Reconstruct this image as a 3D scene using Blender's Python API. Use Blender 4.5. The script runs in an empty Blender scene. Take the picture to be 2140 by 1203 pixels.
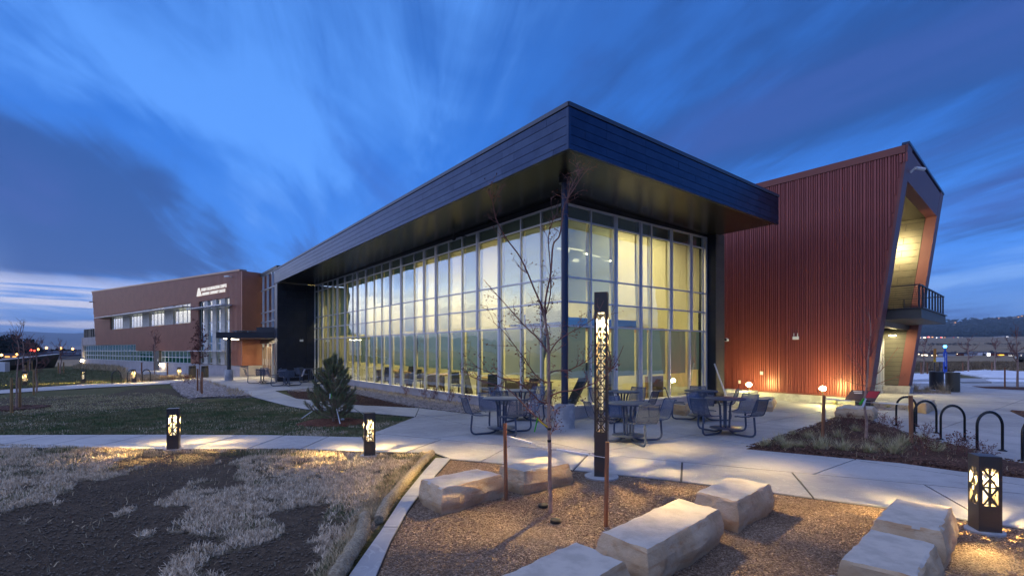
import bpy, bmesh, math, random
import numpy as np
from mathutils import Vector, Matrix, noise as mnoise

random.seed(7); np.random.seed(7)
S = bpy.context.scene
COL = S.collection
R = math.radians

# ------------------------------------------------------------------ camera
HC, FP, CX, HY = 1.8, 1055.0, 1070.0, 731.0       # eye height (m), focal length, principal column and horizon row of the 2140 px photo
cam_d = bpy.data.cameras.new('camera')
cam = bpy.data.objects.new('camera', cam_d); COL.objects.link(cam)
cam.location = (0, 0, HC); cam.rotation_euler = (R(90), 0, 0)
cam_d.sensor_width = 36.0; cam_d.lens = 36.0*FP/2140.0
cam_d.shift_y = (HY-601.5)/2140.0
cam_d.clip_start = 0.05; cam_d.clip_end = 60000
S.camera = cam

# ------------------------------------------------------------------ colour management and sampling
S.render.engine = 'CYCLES'
S.view_settings.view_transform = 'Standard'
S.view_settings.look = 'None'
S.view_settings.exposure = 0.55
S.view_settings.gamma = 1.0
S.view_settings.use_curve_mapping = False
cy = S.cycles
cy.use_denoising = True
try: cy.denoiser = 'OPENIMAGEDENOISE'
except Exception: pass
cy.max_bounces = 6; cy.diffuse_bounces = 3; cy.glossy_bounces = 3; cy.transmission_bounces = 4
cy.transparent_max_bounces = 16; cy.volume_bounces = 0
cy.caustics_reflective = False; cy.caustics_refractive = False
cy.sample_clamp_indirect = 4.0
cy.use_light_tree = True

# ------------------------------------------------------------------ node helpers
class NT:
    def __init__(s, tree): s.t = tree; s.n = tree.nodes; s.l = tree.links
    def new(s, typ, **kw):
        nd = s.n.new(typ)
        for k, v in kw.items():
            if k == 'ins':
                for a, b in v.items():
                    if hasattr(b, 'is_output'): s.l.new(b, nd.inputs[a])
                    else: nd.inputs[a].default_value = b
            else: setattr(nd, k, v)
        return nd
    def math(s, op, a, b=0.0, c=None, clamp=False):
        nd = s.n.new('ShaderNodeMath'); nd.operation = op; nd.use_clamp = clamp
        for i, v in enumerate((a, b) if c is None else (a, b, c)):
            if hasattr(v, 'is_output'): s.l.new(v, nd.inputs[i])
            else: nd.inputs[i].default_value = v
        return nd.outputs[0]
    def mix(s, fac, a, b, blend='MIX'):
        nd = s.n.new('ShaderNodeMix'); nd.data_type = 'RGBA'; nd.blend_type = blend; nd.clamp_factor = True
        for i, v in ((0, fac), (6, a), (7, b)):
            if hasattr(v, 'is_output'): s.l.new(v, nd.inputs[i])
            elif i == 0: nd.inputs[0].default_value = v
            else: nd.inputs[i].default_value = tuple(v)+((1,) if len(v) == 3 else ())
        return nd.outputs[2]
    def ramp(s, fac, stops, interp='LINEAR'):
        nd = s.n.new('ShaderNodeValToRGB'); nd.color_ramp.interpolation = interp
        e = nd.color_ramp.elements
        while len(e) < len(stops): e.new(0.5)
        for k, (p, c) in enumerate(stops):
            e[k].position = p
            if not hasattr(c, '__len__'): c = (c, c, c)
            e[k].color = tuple(c)+((1,) if len(c) == 3 else ())
        s.l.new(fac, nd.inputs[0]); return nd.outputs[0]
    def smooth(s, v, lo, hi):
        nd = s.n.new('ShaderNodeMapRange'); nd.interpolation_type = 'SMOOTHSTEP'
        s.l.new(v, nd.inputs[0]); nd.inputs[1].default_value = lo; nd.inputs[2].default_value = hi
        return nd.outputs[0]
    def noise(s, vec, scale, detail=4, rough=0.55, dist=0.0):
        return s.new('ShaderNodeTexNoise', ins={'Vector': vec, 'Scale': scale, 'Detail': detail, 'Roughness': rough, 'Distortion': dist}).outputs[0]

# ------------------------------------------------------------------ world: dusk sky
# the sun is just under the horizon just out of the frame on the left (azimuth of SUNDIR)
SUNDIR = Vector((-0.96, 0.28, 0.03)).normalized()
W = bpy.data.worlds.new('World'); S.world = W; W.use_nodes = True
W.node_tree.nodes.clear()
w = NT(W.node_tree)
tc = w.new('ShaderNodeTexCoord').outputs['Generated']
sep = w.new('ShaderNodeSeparateXYZ', ins={0: tc}).outputs
dx, dy, dz = sep[0], sep[1], sep[2]
zz = w.math('MAXIMUM', dz, 0.0)
#SKY
# cloud deck seen in perspective: divide by height, stretch along the wind
den = w.math('ADD', zz, 0.10)
px_ = w.math('DIVIDE', dx, den); py_ = w.math('DIVIDE', dy, den)
wa = R(14)                                            # wind azimuth
al = w.math('ADD', w.math('MULTIPLY', px_, -math.sin(wa)), w.math('MULTIPLY', py_, math.cos(wa)))
ac = w.math('ADD', w.math('MULTIPLY', px_, math.cos(wa)), w.math('MULTIPLY', py_, math.sin(wa)))
def cvec(sx, sy, ox=0.0, oy=0.0, oz=0.0):
    return w.new('ShaderNodeCombineXYZ', ins={0: w.math('MULTIPLY_ADD', ac, sx, ox), 1: w.math('MULTIPLY_ADD', al, sy, oy), 2: oz}).outputs[0]
n_big = w.noise(cvec(0.36, 0.13, 3.1, 1.7, 0.0), 1.0, 3, 0.5, 0.3)
n_mid = w.noise(cvec(0.95, 0.30, 7.3, 2.2, 4.0), 1.0, 5, 0.55, 1.0)
n_fin = w.noise(cvec(3.0, 0.55, 1.3, 5.2, 9.0), 1.0, 7, 0.62, 1.2)
cl = w.math('ADD', w.math('ADD', w.math('MULTIPLY', n_big, 0.60), w.math('MULTIPLY', n_mid, 0.38)), w.math('MULTIPLY', n_fin, 0.19))
# broad dark bank low on the left
azx = w.math('DIVIDE', dx, w.math('MAXIMUM', w.math('ADD', w.math('ABSOLUTE', dy), 0.25), 0.05))
bank = w.math('MULTIPLY', w.smooth(w.math('MULTIPLY', azx, -1.0), 0.18, 0.60), w.smooth(w.math('MULTIPLY', zz, -1.0), -0.40, -0.22))
bank = w.math('MULTIPLY', bank, w.smooth(zz, 0.055, 0.15))
cl = w.math('ADD', cl, w.math('MULTIPLY', bank, 0.165))
# a thinner place in the deck, left of the roof corner
brk_ = w.new('ShaderNodeVectorMath', operation='DOT_PRODUCT', ins={0: tc, 1: tuple(Vector((-0.375, 1.0, 0.245)).normalized())}).outputs['Value']
cl = w.math('SUBTRACT', cl, w.math('MULTIPLY', w.smooth(brk_, 0.935, 1.0), 0.085))
clear = w.ramp(zz, [(0.0, (0.20, 0.33, 0.66)), (0.05, (0.13, 0.31, 0.76)), (0.16, (0.060, 0.265, 0.88)), (0.36, (0.028, 0.175, 0.68)), (0.60, (0.030, 0.130, 0.48)), (1.0, (0.028, 0.10, 0.38))])
dark = w.ramp(zz, [(0.0, (0.07, 0.14, 0.40)), (0.08, (0.034, 0.108, 0.36)), (0.30, (0.022, 0.096, 0.36)), (0.6, (0.016, 0.070, 0.28)), (1.0, (0.020, 0.07, 0.27))])
pale = w.ramp(zz, [(0.0, (0.50, 0.52, 0.72)), (0.10, (0.24, 0.46, 0.95)), (0.30, (0.115, 0.36, 1.0)), (1.0, (0.06, 0.22, 0.70))])
cf = w.smooth(cl, 0.56, 0.675)
sky = w.mix(cf, clear, dark)
pf = w.math('MULTIPLY', w.smooth(w.math('MULTIPLY', cl, -1.0), -0.565, -0.455), 0.85)
sky = w.mix(pf, sky, pale)
# a little violet in the thin high cloud
vio = w.math('MULTIPLY', w.smooth(n_mid, 0.50, 0.70), w.smooth(zz, 0.02, 0.12))
sky = w.mix(w.math('MULTIPLY', vio, 0.55), sky, (0.052, 0.110, 0.42))
# afterglow round the set sun, just left of the frame: pale bars of cloud low over the mountains
sd = w.new('ShaderNodeVectorMath', operation='DOT_PRODUCT', ins={0: tc, 1: tuple(SUNDIR)}).outputs['Value']
glow = w.smooth(sd, 0.86, 1.0)
warm = w.ramp(zz, [(0.0, (0.42, 0.36, 0.46)), (0.035, (0.34, 0.42, 0.66)), (0.060, (1.7, 1.50, 1.25)), (0.092, (2.5, 2.30, 1.90)), (0.120, (0.75, 1.10, 1.75)), (0.16, (0.16, 0.52, 1.55)), (0.30, (0.07, 0.30, 1.0)), (0.55, (0.04, 0.17, 0.60)), (1.0, (0.03, 0.10, 0.40))])
bar = w.noise(w.new('ShaderNodeCombineXYZ', ins={0: w.math('MULTIPLY', dx, 2.2), 1: w.math('MULTIPLY', dy, 2.2), 2: w.math('MULTIPLY_ADD', zz, 52.0, 7.3)}).outputs[0], 1.0, 3, 0.5, 0.25)
bm = w.math('MULTIPLY', w.smooth(bar, 0.40, 0.70), w.smooth(w.math('MULTIPLY', zz, -1.0), -0.30, -0.10))
warm = w.mix(w.math('MULTIPLY', bm, 0.42), warm, (0.16, 0.29, 0.60))
sky = w.mix(glow, sky, warm)
# the same bars, fainter, along the lower sky on the left of the frame
lowb = w.math('MULTIPLY', w.smooth(sd, 0.35, 0.95), w.math('MULTIPLY', w.smooth(w.math('MULTIPLY', zz, -1.0), -0.125, -0.075), w.smooth(w.math('MULTIPLY', bar, -1.0), -0.53, -0.42)))
sky = w.mix(w.math('MULTIPLY', lowb, 0.9), sky, (0.80, 0.78, 0.90))
# under the horizon: dim earth
sky = w.mix(w.smooth(dz, -0.02, 0.0), (0.03, 0.04, 0.07), sky)
nish = w.new('ShaderNodeTexSky', sky_type='NISHITA', sun_disc=False)
nish.sun_elevation = R(2.0); nish.sun_rotation = math.atan2(SUNDIR.x, SUNDIR.y)
bg = w.new('ShaderNodeBackground', ins={0: sky, 1: 0.77})
bg2 = w.new('ShaderNodeBackground', ins={0: nish.outputs[0], 1: 0.006})
addw = w.new('ShaderNodeAddShader'); w.l.new(bg.outputs[0], addw.inputs[0]); w.l.new(bg2.outputs[0], addw.inputs[1])
wo = w.new('ShaderNodeOutputWorld'); w.l.new(addw.outputs[0], wo.inputs[0])
#ENDSKY
W.cycles.sampling_method = 'MANUAL'; W.cycles.sample_map_resolution = 1024

# ------------------------------------------------------------------ very wide lavender sun lamp from high left, added as fill light
sl = bpy.data.lights.new('sun', 'SUN'); sl.energy = 1.1; sl.angle = R(165); sl.color = (0.88, 0.87, 1.0)
so = bpy.data.objects.new('sun', sl); COL.objects.link(so)
so.rotation_euler = (-Vector((SUNDIR.x, SUNDIR.y, 0.95))).to_track_quat('-Z', 'Y').to_euler()

def G(px, py, z=0.0):
    """point of the level z that the photo shows at (px, py)"""
    Y = (HC-z)*FP/(py-HY)
    return Vector(((px-CX)/FP*Y, Y, z))
def Dp(px, py, Y):
    return Vector(((px-CX)/FP*Y, Y, HC+(HY-py)/FP*Y))

UX, UY = 0.790, 0.613
C0 = Vector((1.37, 13.1, 0)); ANG = math.atan2(UY, UX)     # glass corner and heading of the hall
def LW(x, y, z=0.0):                                        # hall coordinates to world
    return Vector((C0.x+UX*x-UY*y, C0.y+UY*x+UX*y, z))

# ceiling lights of the hall (area lamps, the room is lit)
def area(name, loc, size, power, color, rot=(0, 0, 0), sy=None):
    l = bpy.data.lights.new(name, 'AREA'); l.energy = power; l.color = color; l.size = size
    if sy: l.shape = 'RECTANGLE'; l.size_y = sy
    o = bpy.data.objects.new(name, l); COL.objects.link(o); o.location = loc; o.rotation_euler = rot
    return o
WARM = (1.0, 0.81, 0.40)
for yy in (2.5, 7.5, 12.5, 18.0):
    area('ceiling_lamp', LW(3.0, yy, 5.3), 3.2, 280, WARM, (0, 0, ANG), 4.0)

# ------------------------------------------------------------------ mesh helpers
class MB:
    """collects faces; build() links them as ONE mesh object"""
    def __init__(s): s.v = []; s.f = []
    def add(s, vs, fs):
        o = len(s.v); s.v += [tuple(p) for p in vs]; s.f += [tuple(i+o for i in q) for q in fs]; return s
    def box(s, x0, x1, y0, y1, z0, z1):
        return s.hexa([(x0, y0, z0), (x1, y0, z0), (x1, y1, z0), (x0, y1, z0)], [(x0, y0, z1), (x1, y0, z1), (x1, y1, z1), (x0, y1, z1)])
    def hexa(s, lo, hi):
        n = len(lo)
        fs = [tuple(range(n-1, -1, -1)), tuple(range(n, 2*n))]+[(i, (i+1) % n, n+(i+1) % n, n+i) for i in range(n)]
        return s.add(list(lo)+list(hi), fs)
    def prism(s, poly, z0, z1):
        return s.hexa([(p[0], p[1], z0) for p in poly], [(p[0], p[1], z1) for p in poly])
    def quad(s, a, b, c, d): return s.add([a, b, c, d], [(0, 1, 2, 3)])
    def tube(s, pts, r, n=8, cap=True, up=None):
        pts = [Vector(p) for p in pts]; m = len(pts)
        rr = r if hasattr(r, '__len__') else [r]*m
        vs = []; fs = []; a = None
        for i, p in enumerate(pts):
            t = (pts[min(i+1, m-1)]-pts[max(i-1, 0)])
            t = t.normalized() if t.length > 1e-9 else Vector((0, 0, 1))
            if a is None:
                a = t.orthogonal().normalized()
            else:
                a = (a-t*a.dot(t)); a = a.normalized() if a.length > 1e-6 else t.orthogonal().normalized()
            b = t.cross(a)
            for k in range(n):
                q = 2*math.pi*k/n
                vs.append(p+(a*math.cos(q)+b*math.sin(q))*rr[i])
        for i in range(m-1):
            for k in range(n):
                fs.append((i*n+k, i*n+(k+1) % n, (i+1)*n+(k+1) % n, (i+1)*n+k))
        if cap:
            fs.append(tuple(range(n-1, -1, -1))); fs.append(tuple(range((m-1)*n, m*n)))
        return s.add(vs, fs)
    def lathe(s, prof, c=(0, 0, 0), n=24):
        vs = []; fs = []; m = len(prof)
        for (r, z) in prof:
            for k in range(n):
                q = 2*math.pi*k/n; vs.append((c[0]+r*math.cos(q), c[1]+r*math.sin(q), c[2]+z))
        for i in range(m-1):
            for k in range(n):
                fs.append((i*n+k, i*n+(k+1) % n, (i+1)*n+(k+1) % n, (i+1)*n+k))
        fs.append(tuple(range(n-1, -1, -1))); fs.append(tuple(range((m-1)*n, m*n)))
        return s.add(vs, fs)
    def beam(s, a, b, wd, th, up=(0, 0, 1)):
        a = Vector(a); b = Vector(b); t = (b-a).normalized(); u = Vector(up)
        sx = t.cross(u); sx = sx.normalized() if sx.length > 1e-6 else t.orthogonal().normalized()
        uy = sx.cross(t).normalized()
        q = [sx*(i*wd/2)+uy*(j*th/2) for i, j in ((-1, -1), (1, -1), (1, 1), (-1, 1))]
        return s.hexa([a+k for k in q], [b+k for k in q])
    def mesh(s, name, mat=None):
        me = bpy.data.meshes.new(name); me.from_pydata(s.v, [], s.f)
        bm = bmesh.new(); bm.from_mesh(me); bmesh.ops.recalc_face_normals(bm, faces=bm.faces); bm.to_mesh(me); bm.free()
        if mat: me.materials.append(mat)
        return me
    def build(s, name, mat=None, parent=None, smooth=False, bevel=0.0):
        me = s.mesh(name, mat)
        if bevel > 0:
            bm = bmesh.new(); bm.from_mesh(me)
            bmesh.ops.bevel(bm, geom=[e for e in bm.edges if e.is_manifold and e.calc_face_angle(0) > 0.6], offset=bevel, segments=1, affect='EDGES', clamp_overlap=True)
            bm.to_mesh(me); bm.free()
        if smooth: smooth_mesh(me)
        return link(name, me, parent)
def smooth_mesh(me, ang=40):
    me.polygons.foreach_set('use_smooth', [True]*len(me.polygons))
    try: me.set_sharp_from_angle(angle=R(ang))
    except Exception: pass
def link(name, me, parent=None):
    o = bpy.data.objects.new(name, me); COL.objects.link(o)
    if parent is not None: o.parent = parent
    return o
def empty(name, loc=(0, 0, 0), rz=0.0):
    o = bpy.data.objects.new(name, None); COL.objects.link(o); o.empty_display_size = 0.2
    o.location = loc; o.rotation_euler = (0, 0, rz); return o
def tag(o, label=None, cat=None, group=None, kind=None):
    if label: o['label'] = label
    if cat: o['category'] = cat
    if group: o['group'] = group
    if kind: o['kind'] = kind
    return o
def thing(name, label, cat, loc=(0, 0, 0), rz=0.0, group=None):
    return tag(empty(name, loc, rz), label, cat, group)
KIDS = {}
def copy_tree(o, parent=None):
    c = o.copy(); COL.objects.link(c)
    if parent is not None: c.parent = parent
    for ch in list(o.children): copy_tree(ch, c)
    return c
def fast_mesh(name, verts, faces, mat):
    """faces: (n, k) int array, k = 3 or 4"""
    me = bpy.data.meshes.new(name); verts = np.asarray(verts, np.float32); faces = np.asarray(faces, np.int32)
    n, k = faces.shape
    me.vertices.add(len(verts)); me.vertices.foreach_set('co', verts.ravel())
    me.loops.add(n*k); me.loops.foreach_set('vertex_index', faces.ravel())
    me.polygons.add(n); me.polygons.foreach_set('loop_start', np.arange(0, n*k, k, dtype=np.int32))
    me.update(calc_edges=True); me.validate()
    if mat: me.materials.append(mat)
    return me
def in_poly(P, poly):
    x, y = P[:, 0], P[:, 1]; r = np.zeros(len(P), bool); n = len(poly)
    for i in range(n):
        x0, y0 = poly[i][0], poly[i][1]; x1, y1 = poly[(i+1) % n][0], poly[(i+1) % n][1]
        if y0 == y1: continue
        c = ((y0 > y) != (y1 > y)) & (x < (x1-x0)*(y-y0)/(y1-y0)+x0); r ^= c
    return r
def pg(*pts): return [(G(a, b).x, G(a, b).y) for a, b in pts]
def vnoise(x, y, s, seed=0):
    """smooth value noise 0..1 for numpy arrays"""
    rs = np.random.RandomState(seed); T = rs.rand(256, 256)
    X = np.asarray(x)*s; Y = np.asarray(y)*s; xi = np.floor(X).astype(int); yi = np.floor(Y).astype(int)
    fx = X-xi; fy = Y-yi; fx = fx*fx*(3-2*fx); fy = fy*fy*(3-2*fy)
    a = T[xi % 256, yi % 256]; b = T[(xi+1) % 256, yi % 256]; c = T[xi % 256, (yi+1) % 256]; d = T[(xi+1) % 256, (yi+1) % 256]
    return (a*(1-fx)+b*fx)*(1-fy)+(c*(1-fx)+d*fx)*fy

# ------------------------------------------------------------------ materials
def mat(name, col, rough=0.6, metal=0.0, col2=None, nscale=6.0, bump=0.0, bscale=None, spec=0.5, coords='Object', stretch=None, detail=5, lo=0.38, hi=0.62, rvar=0.0):
    m = bpy.data.materials.new(name); m.use_nodes = True; m.node_tree.nodes.clear(); t = NT(m.node_tree)
    out = t.new('ShaderNodeOutputMaterial')
    p = t.new('ShaderNodeBsdfPrincipled', ins={'Roughness': rough, 'Metallic': metal, 'Specular IOR Level': spec})
    p.inputs['Base Color'].default_value = tuple(col)+(1,)
    t.l.new(p.outputs[0], out.inputs[0])
    vec = t.new('ShaderNodeTexCoord').outputs[coords]
    if stretch: vec = t.new('ShaderNodeMapping', ins={0: vec, 'Scale': stretch}).outputs[0]
    if col2 is not None:
        f = t.noise(vec, nscale, detail, 0.6)
        t.l.new(t.mix(t.smooth(f, lo, hi), col, col2), p.inputs['Base Color'])
        if rvar: t.l.new(t.math('MULTIPLY_ADD', f, rvar*2, rough-rvar), p.inputs['Roughness'])
    if bump:
        b = t.noise(vec, bscale or nscale*4, 6, 0.65)
        bn = t.new('ShaderNodeBump', ins={'Height': b, 'Distance': bump, 'Strength': 1.0}); t.l.new(bn.outputs[0], p.inputs['Normal'])
    m['_p'] = 1
    return m
def emis(name, col, strength, diffuse=None):
    m = bpy.data.materials.new(name); m.use_nodes = True; m.node_tree.nodes.clear(); t = NT(m.node_tree)
    out = t.new('ShaderNodeOutputMaterial'); e = t.new('ShaderNodeEmission', ins={1: strength}); e.inputs[0].default_value = tuple(col)+(1,)
    t.l.new(e.outputs[0], out.inputs[0]); return m
def glass(name, tint, refl=1.0, rough=0.0, bump=0.0):
    m = bpy.data.materials.new(name); m.use_nodes = True; m.node_tree.nodes.clear(); t = NT(m.node_tree)
    out = t.new('ShaderNodeOutputMaterial')
    tr = t.new('ShaderNodeBsdfTransparent'); tr.inputs[0].default_value = tuple(tint)+(1,)
    gl = t.new('ShaderNodeBsdfGlossy', ins={'Roughness': rough}); gl.inputs[0].default_value = (0.86, 0.95, 1.0, 1)
    if bump:
        v = t.new('ShaderNodeTexCoord').outputs['Object']
        b = t.noise(v, 0.9, 2, 0.5)
        bn = t.new('ShaderNodeBump', ins={'Height': b, 'Distance': bump, 'Strength': 1.0}); t.l.new(bn.outputs[0], gl.inputs['Normal'])
    bf = t.new('ShaderNodeNewGeometry').outputs['Backfacing']
    fr = t.new('ShaderNodeFresnel', ins={0: t.math('MULTIPLY_ADD', bf, 1/1.62-1.62, 1.62)}).outputs[0]
    fac = t.math('MULTIPLY_ADD', fr, 2.5*refl, 0.07*refl, clamp=True)
    mx = t.new('ShaderNodeMixShader', ins={0: fac}); t.l.new(tr.outputs[0], mx.inputs[1]); t.l.new(gl.outputs[0], mx.inputs[2])
    t.l.new(mx.outputs[0], out.inputs[0]); return m
def fabric(name, col, trans=0.5, see=0.0, stripes=0.0):
    """roller shade: cloth lit from both sides, a little open"""
    m = bpy.data.materials.new(name); m.use_nodes = True; m.node_tree.nodes.clear(); t = NT(m.node_tree)
    out = t.new('ShaderNodeOutputMaterial')
    d = t.new('ShaderNodeBsdfDiffuse'); d.inputs[0].default_value = tuple(col)+(1,)
    tl = t.new('ShaderNodeBsdfTranslucent'); tl.inputs[0].default_value = tuple(col)+(1,)
    mx = t.new('ShaderNodeMixShader', ins={0: trans}); t.l.new(d.outputs[0], mx.inputs[1]); t.l.new(tl.outputs[0], mx.inputs[2])
    tr = t.new('ShaderNodeBsdfTransparent')
    m2 = t.new('ShaderNodeMixShader', ins={0: see}); t.l.new(mx.outputs[0], m2.inputs[1]); t.l.new(tr.outputs[0], m2.inputs[2])
    t.l.new(m2.outputs[0], out.inputs[0]); return m
def perforated(name, col):
    """coated steel sheet with rows of small round holes"""
    m = bpy.data.materials.new(name); m.use_nodes = True; m.node_tree.nodes.clear(); t = NT(m.node_tree)
    out = t.new('ShaderNodeOutputMaterial')
    p = t.new('ShaderNodeBsdfPrincipled', ins={'Roughness': 0.42, 'Metallic': 0.0}); p.inputs['Base Color'].default_value = tuple(col)+(1,)
    uv = t.new('ShaderNodeUVMap').outputs[0]
    sp = t.new('ShaderNodeSeparateXYZ', ins={0: uv}).outputs
    f = 2*math.pi/0.014
    a = t.math('SINE', t.math('MULTIPLY', sp[0], f)); b = t.math('SINE', t.math('MULTIPLY', sp[1], f))
    h = t.math('GREATER_THAN', t.math('MULTIPLY', a, b), 0.30)
    edge = t.math('MULTIPLY', t.math('LESS_THAN', t.math('ABSOLUTE', sp[0]), 0.205), h)
    tr = t.new('ShaderNodeBsdfTransparent')
    mx = t.new('ShaderNodeMixShader', ins={0: edge}); t.l.new(p.outputs[0], mx.inputs[1]); t.l.new(tr.outputs[0], mx.inputs[2])
    t.l.new(mx.outputs[0], out.inputs[0]); return m
def chips(name, c1, c2, c3, scale, bump, rough=0.9):
    """small loose pieces: gravel, mulch"""
    m = bpy.data.materials.new(name); m.use_nodes = True; m.node_tree.nodes.clear(); t = NT(m.node_tree)
    out = t.new('ShaderNodeOutputMaterial'); p = t.new('ShaderNodeBsdfPrincipled', ins={'Roughness': rough, 'Specular IOR Level': 0.25}); t.l.new(p.outputs[0], out.inputs[0])
    vec = t.new('ShaderNodeTexCoord').outputs['Object']
    vo = t.new('ShaderNodeTexVoronoi', ins={'Vector': vec, 'Scale': scale, 'Randomness': 1.0})
    hs = t.new('ShaderNodeSeparateColor', ins={0: vo.outputs['Color']}).outputs
    c = t.ramp(hs[0], [(0.0, c1), (0.45, c2), (0.8, c3), (1.0, tuple(min(1, k*1.5) for k in c3))])
    n = t.noise(vec, 1.3, 4, 0.6)
    c = t.mix(t.math('MULTIPLY', t.smooth(n, 0.35, 0.7), 0.55), c, c1)
    t.l.new(c, p.inputs['Base Color'])
    h = t.math('SUBTRACT', t.math('MULTIPLY', hs[1], 0.5), vo.outputs['Distance'])
    bn = t.new('ShaderNodeBump', ins={'Height': h, 'Distance': bump, 'Strength': 1.0}); t.l.new(bn.outputs[0], p.inputs['Normal'])
    return m

M = {}
M['fascia'] = mat('zinc_panel', (0.030, 0.045, 0.085), 0.30, 0.85, (0.039, 0.058, 0.106), 3.0, 0.0, rvar=0.06)
M['fascia_b'] = mat('zinc_panel_lighter', (0.036, 0.053, 0.097), 0.34, 0.85, (0.047, 0.068, 0.118), 2.2)
M['coping'] = mat('coping_metal', (0.085, 0.09, 0.11), 0.38, 0.6)
M['black'] = mat('black_panel', (0.018, 0.019, 0.026), 0.36, 0.3, (0.026, 0.027, 0.036), 2.0)
M['soffit'] = mat('bronze_soffit', (0.024, 0.021, 0.017), 0.27, 0.45, (0.030, 0.026, 0.020), 1.2)
M['alu'] = mat('anodised_aluminium', (0.64, 0.65, 0.70), 0.40, 0.35)
M['alu_in'] = mat('inner_aluminium', (0.55, 0.53, 0.42), 0.5, 0.1)
M['glass'] = glass('tinted_glass', (0.80, 0.90, 0.86), 1.0, 0.0, 0.006)
M['glass_teal'] = glass('teal_glass', (0.45, 0.72, 0.68), 0.45, 0.0, 0.004)
M['shade'] = fabric('shade_cloth_backlit', (0.82, 0.75, 0.58), 0.70, 0.10)  # cloth copies by bay: backlight and mirrored sky put into their colours
M['shade_mid'] = fabric('shade_cloth_dim', (0.46, 0.50, 0.42), 0.46, 0.08)
M['shade_dark'] = fabric('shade_cloth_unlit', (0.18, 0.30, 0.30), 0.22, 0.04)
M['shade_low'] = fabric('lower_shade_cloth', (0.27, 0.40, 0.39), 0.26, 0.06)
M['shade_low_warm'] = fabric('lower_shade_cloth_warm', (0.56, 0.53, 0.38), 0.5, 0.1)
M['cream'] = mat('cream_paint', (0.72, 0.66, 0.42), 0.7, 0, (0.66, 0.60, 0.38), 1.5)
M['floor_in'] = mat('polished_floor', (0.34, 0.32, 0.27), 0.35, 0, (0.28, 0.26, 0.22), 1.0)
M['head'] = mat('head_spandrel', (0.16, 0.17, 0.085), 0.5)
M['concrete'] = mat('concrete', (0.41, 0.41, 0.42), 0.72, 0, (0.27, 0.275, 0.29), 1.1, 0.0015, 60, 0.3, detail=8)
M['concrete_b'] = mat('concrete_paler', (0.46, 0.46, 0.465), 0.72, 0, (0.33, 0.33, 0.345), 0.9, 0.0015, 60, 0.3, detail=8)
def concrete_mat(name, c1, c2):
    m = bpy.data.materials.new(name); m.use_nodes = True; m.node_tree.nodes.clear(); t = NT(m.node_tree)
    out = t.new('ShaderNodeOutputMaterial'); p = t.new('ShaderNodeBsdfPrincipled', ins={'Specular IOR Level': 0.3}); t.l.new(p.outputs[0], out.inputs[0])
    v = t.new('ShaderNodeTexCoord').outputs['Object']
    a = t.noise(v, 0.45, 7, 0.62, 0.8); b = t.noise(v, 3.5, 8, 0.7); c = t.noise(v, 0.9, 4, 0.6, 2.5); f = t.noise(v, 120, 3, 0.6)
    col = t.mix(t.smooth(a, 0.34, 0.66), c1, c2)
    col = t.mix(t.math('MULTIPLY', t.smooth(b, 0.52, 0.74), 0.45), col, tuple(k*0.62 for k in c2))
    ln = t.math('ABSOLUTE', t.math('SUBTRACT', c, 0.5))
    col = t.mix(t.math('MULTIPLY', t.smooth(t.math('MULTIPLY', ln, -1.0), -0.010, -0.002), 0.30), col, tuple(min(1, k*1.35) for k in c1))
    col = t.mix(t.math('MULTIPLY', t.smooth(f, 0.60, 0.72), 0.25), col, tuple(k*0.5 for k in c2))
    t.l.new(col, p.inputs['Base Color']); t.l.new(t.math('MULTIPLY_ADD', b, 0.35, 0.52), p.inputs['Roughness'])
    bn = t.new('ShaderNodeBump', ins={'Height': t.math('ADD', f, b), 'Distance': 0.002, 'Strength': 1.0}); t.l.new(bn.outputs[0], p.inputs['Normal'])
    return m
M['concrete'] = concrete_mat('plaza_concrete', (0.44, 0.435, 0.435), (0.30, 0.30, 0.31)); M['concrete_b'] = concrete_mat('walk_concrete', (0.44, 0.435, 0.43), (0.31, 0.31, 0.32))
M['concrete_wall'] = mat('concrete_wall', (0.50, 0.45, 0.44), 0.75, 0, (0.42, 0.38, 0.375), 1.4, 0.002, 30, 0.3)
M['concrete_base'] = mat('concrete_base', (0.46, 0.46, 0.47), 0.7, 0, (0.30, 0.30, 0.32), 3.0, 0.002, 40, 0.3, detail=8)
M['joint'] = mat('joint_filler', (0.04, 0.04, 0.043), 0.9)
M['red'] = mat('red_ribbed_metal', (0.295, 0.076, 0.068), 0.36, 0.2, (0.27, 0.070, 0.063), 2.0)
M['red_flat'] = mat('red_flat_metal', (0.20, 0.068, 0.055), 0.36, 0.4)
M['red_back'] = mat('red_groove', (0.25, 0.062, 0.052), 0.5, 0.2)
M['portal'] = mat('portal_metal', (0.20, 0.070, 0.070), 0.48, 0.15, (0.18, 0.064, 0.066), 1.5)
M['brown'] = mat('brown_ribbed_metal', (0.40, 0.155, 0.095), 0.42, 0.2, (0.36, 0.14, 0.085), 1.2)
M['bronze'] = mat('bronze_shingle', (0.17, 0.155, 0.12), 0.30, 0.6, (0.145, 0.13, 0.10), 2.0)
M['siding'] = mat('dark_siding', (0.105, 0.10, 0.085), 0.5, 0.1, (0.09, 0.086, 0.073), 3)
M['steel'] = mat('dark_steel', (0.060, 0.060, 0.068), 0.40, 0.5)
M['bronze_pole'] = mat('bronze_paint', (0.062, 0.055, 0.052), 0.42, 0.3)
M['column'] = mat('column_paint', (0.035, 0.045, 0.085), 0.35, 0.4)
M['blockwork'] = mat('block_panel', (0.76, 0.70, 0.60), 0.8, 0, (0.62, 0.57, 0.49), 3.0, 0.004, 20)
M['white'] = mat('white_paint', (0.80, 0.80, 0.80), 0.5)
M['white_sign'] = emis('sign_face_white', (1.0, 0.97, 0.97), 0.6)
M['black_steel'] = mat('black_gloss_steel', (0.012, 0.013, 0.016), 0.22, 0.0)
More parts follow.
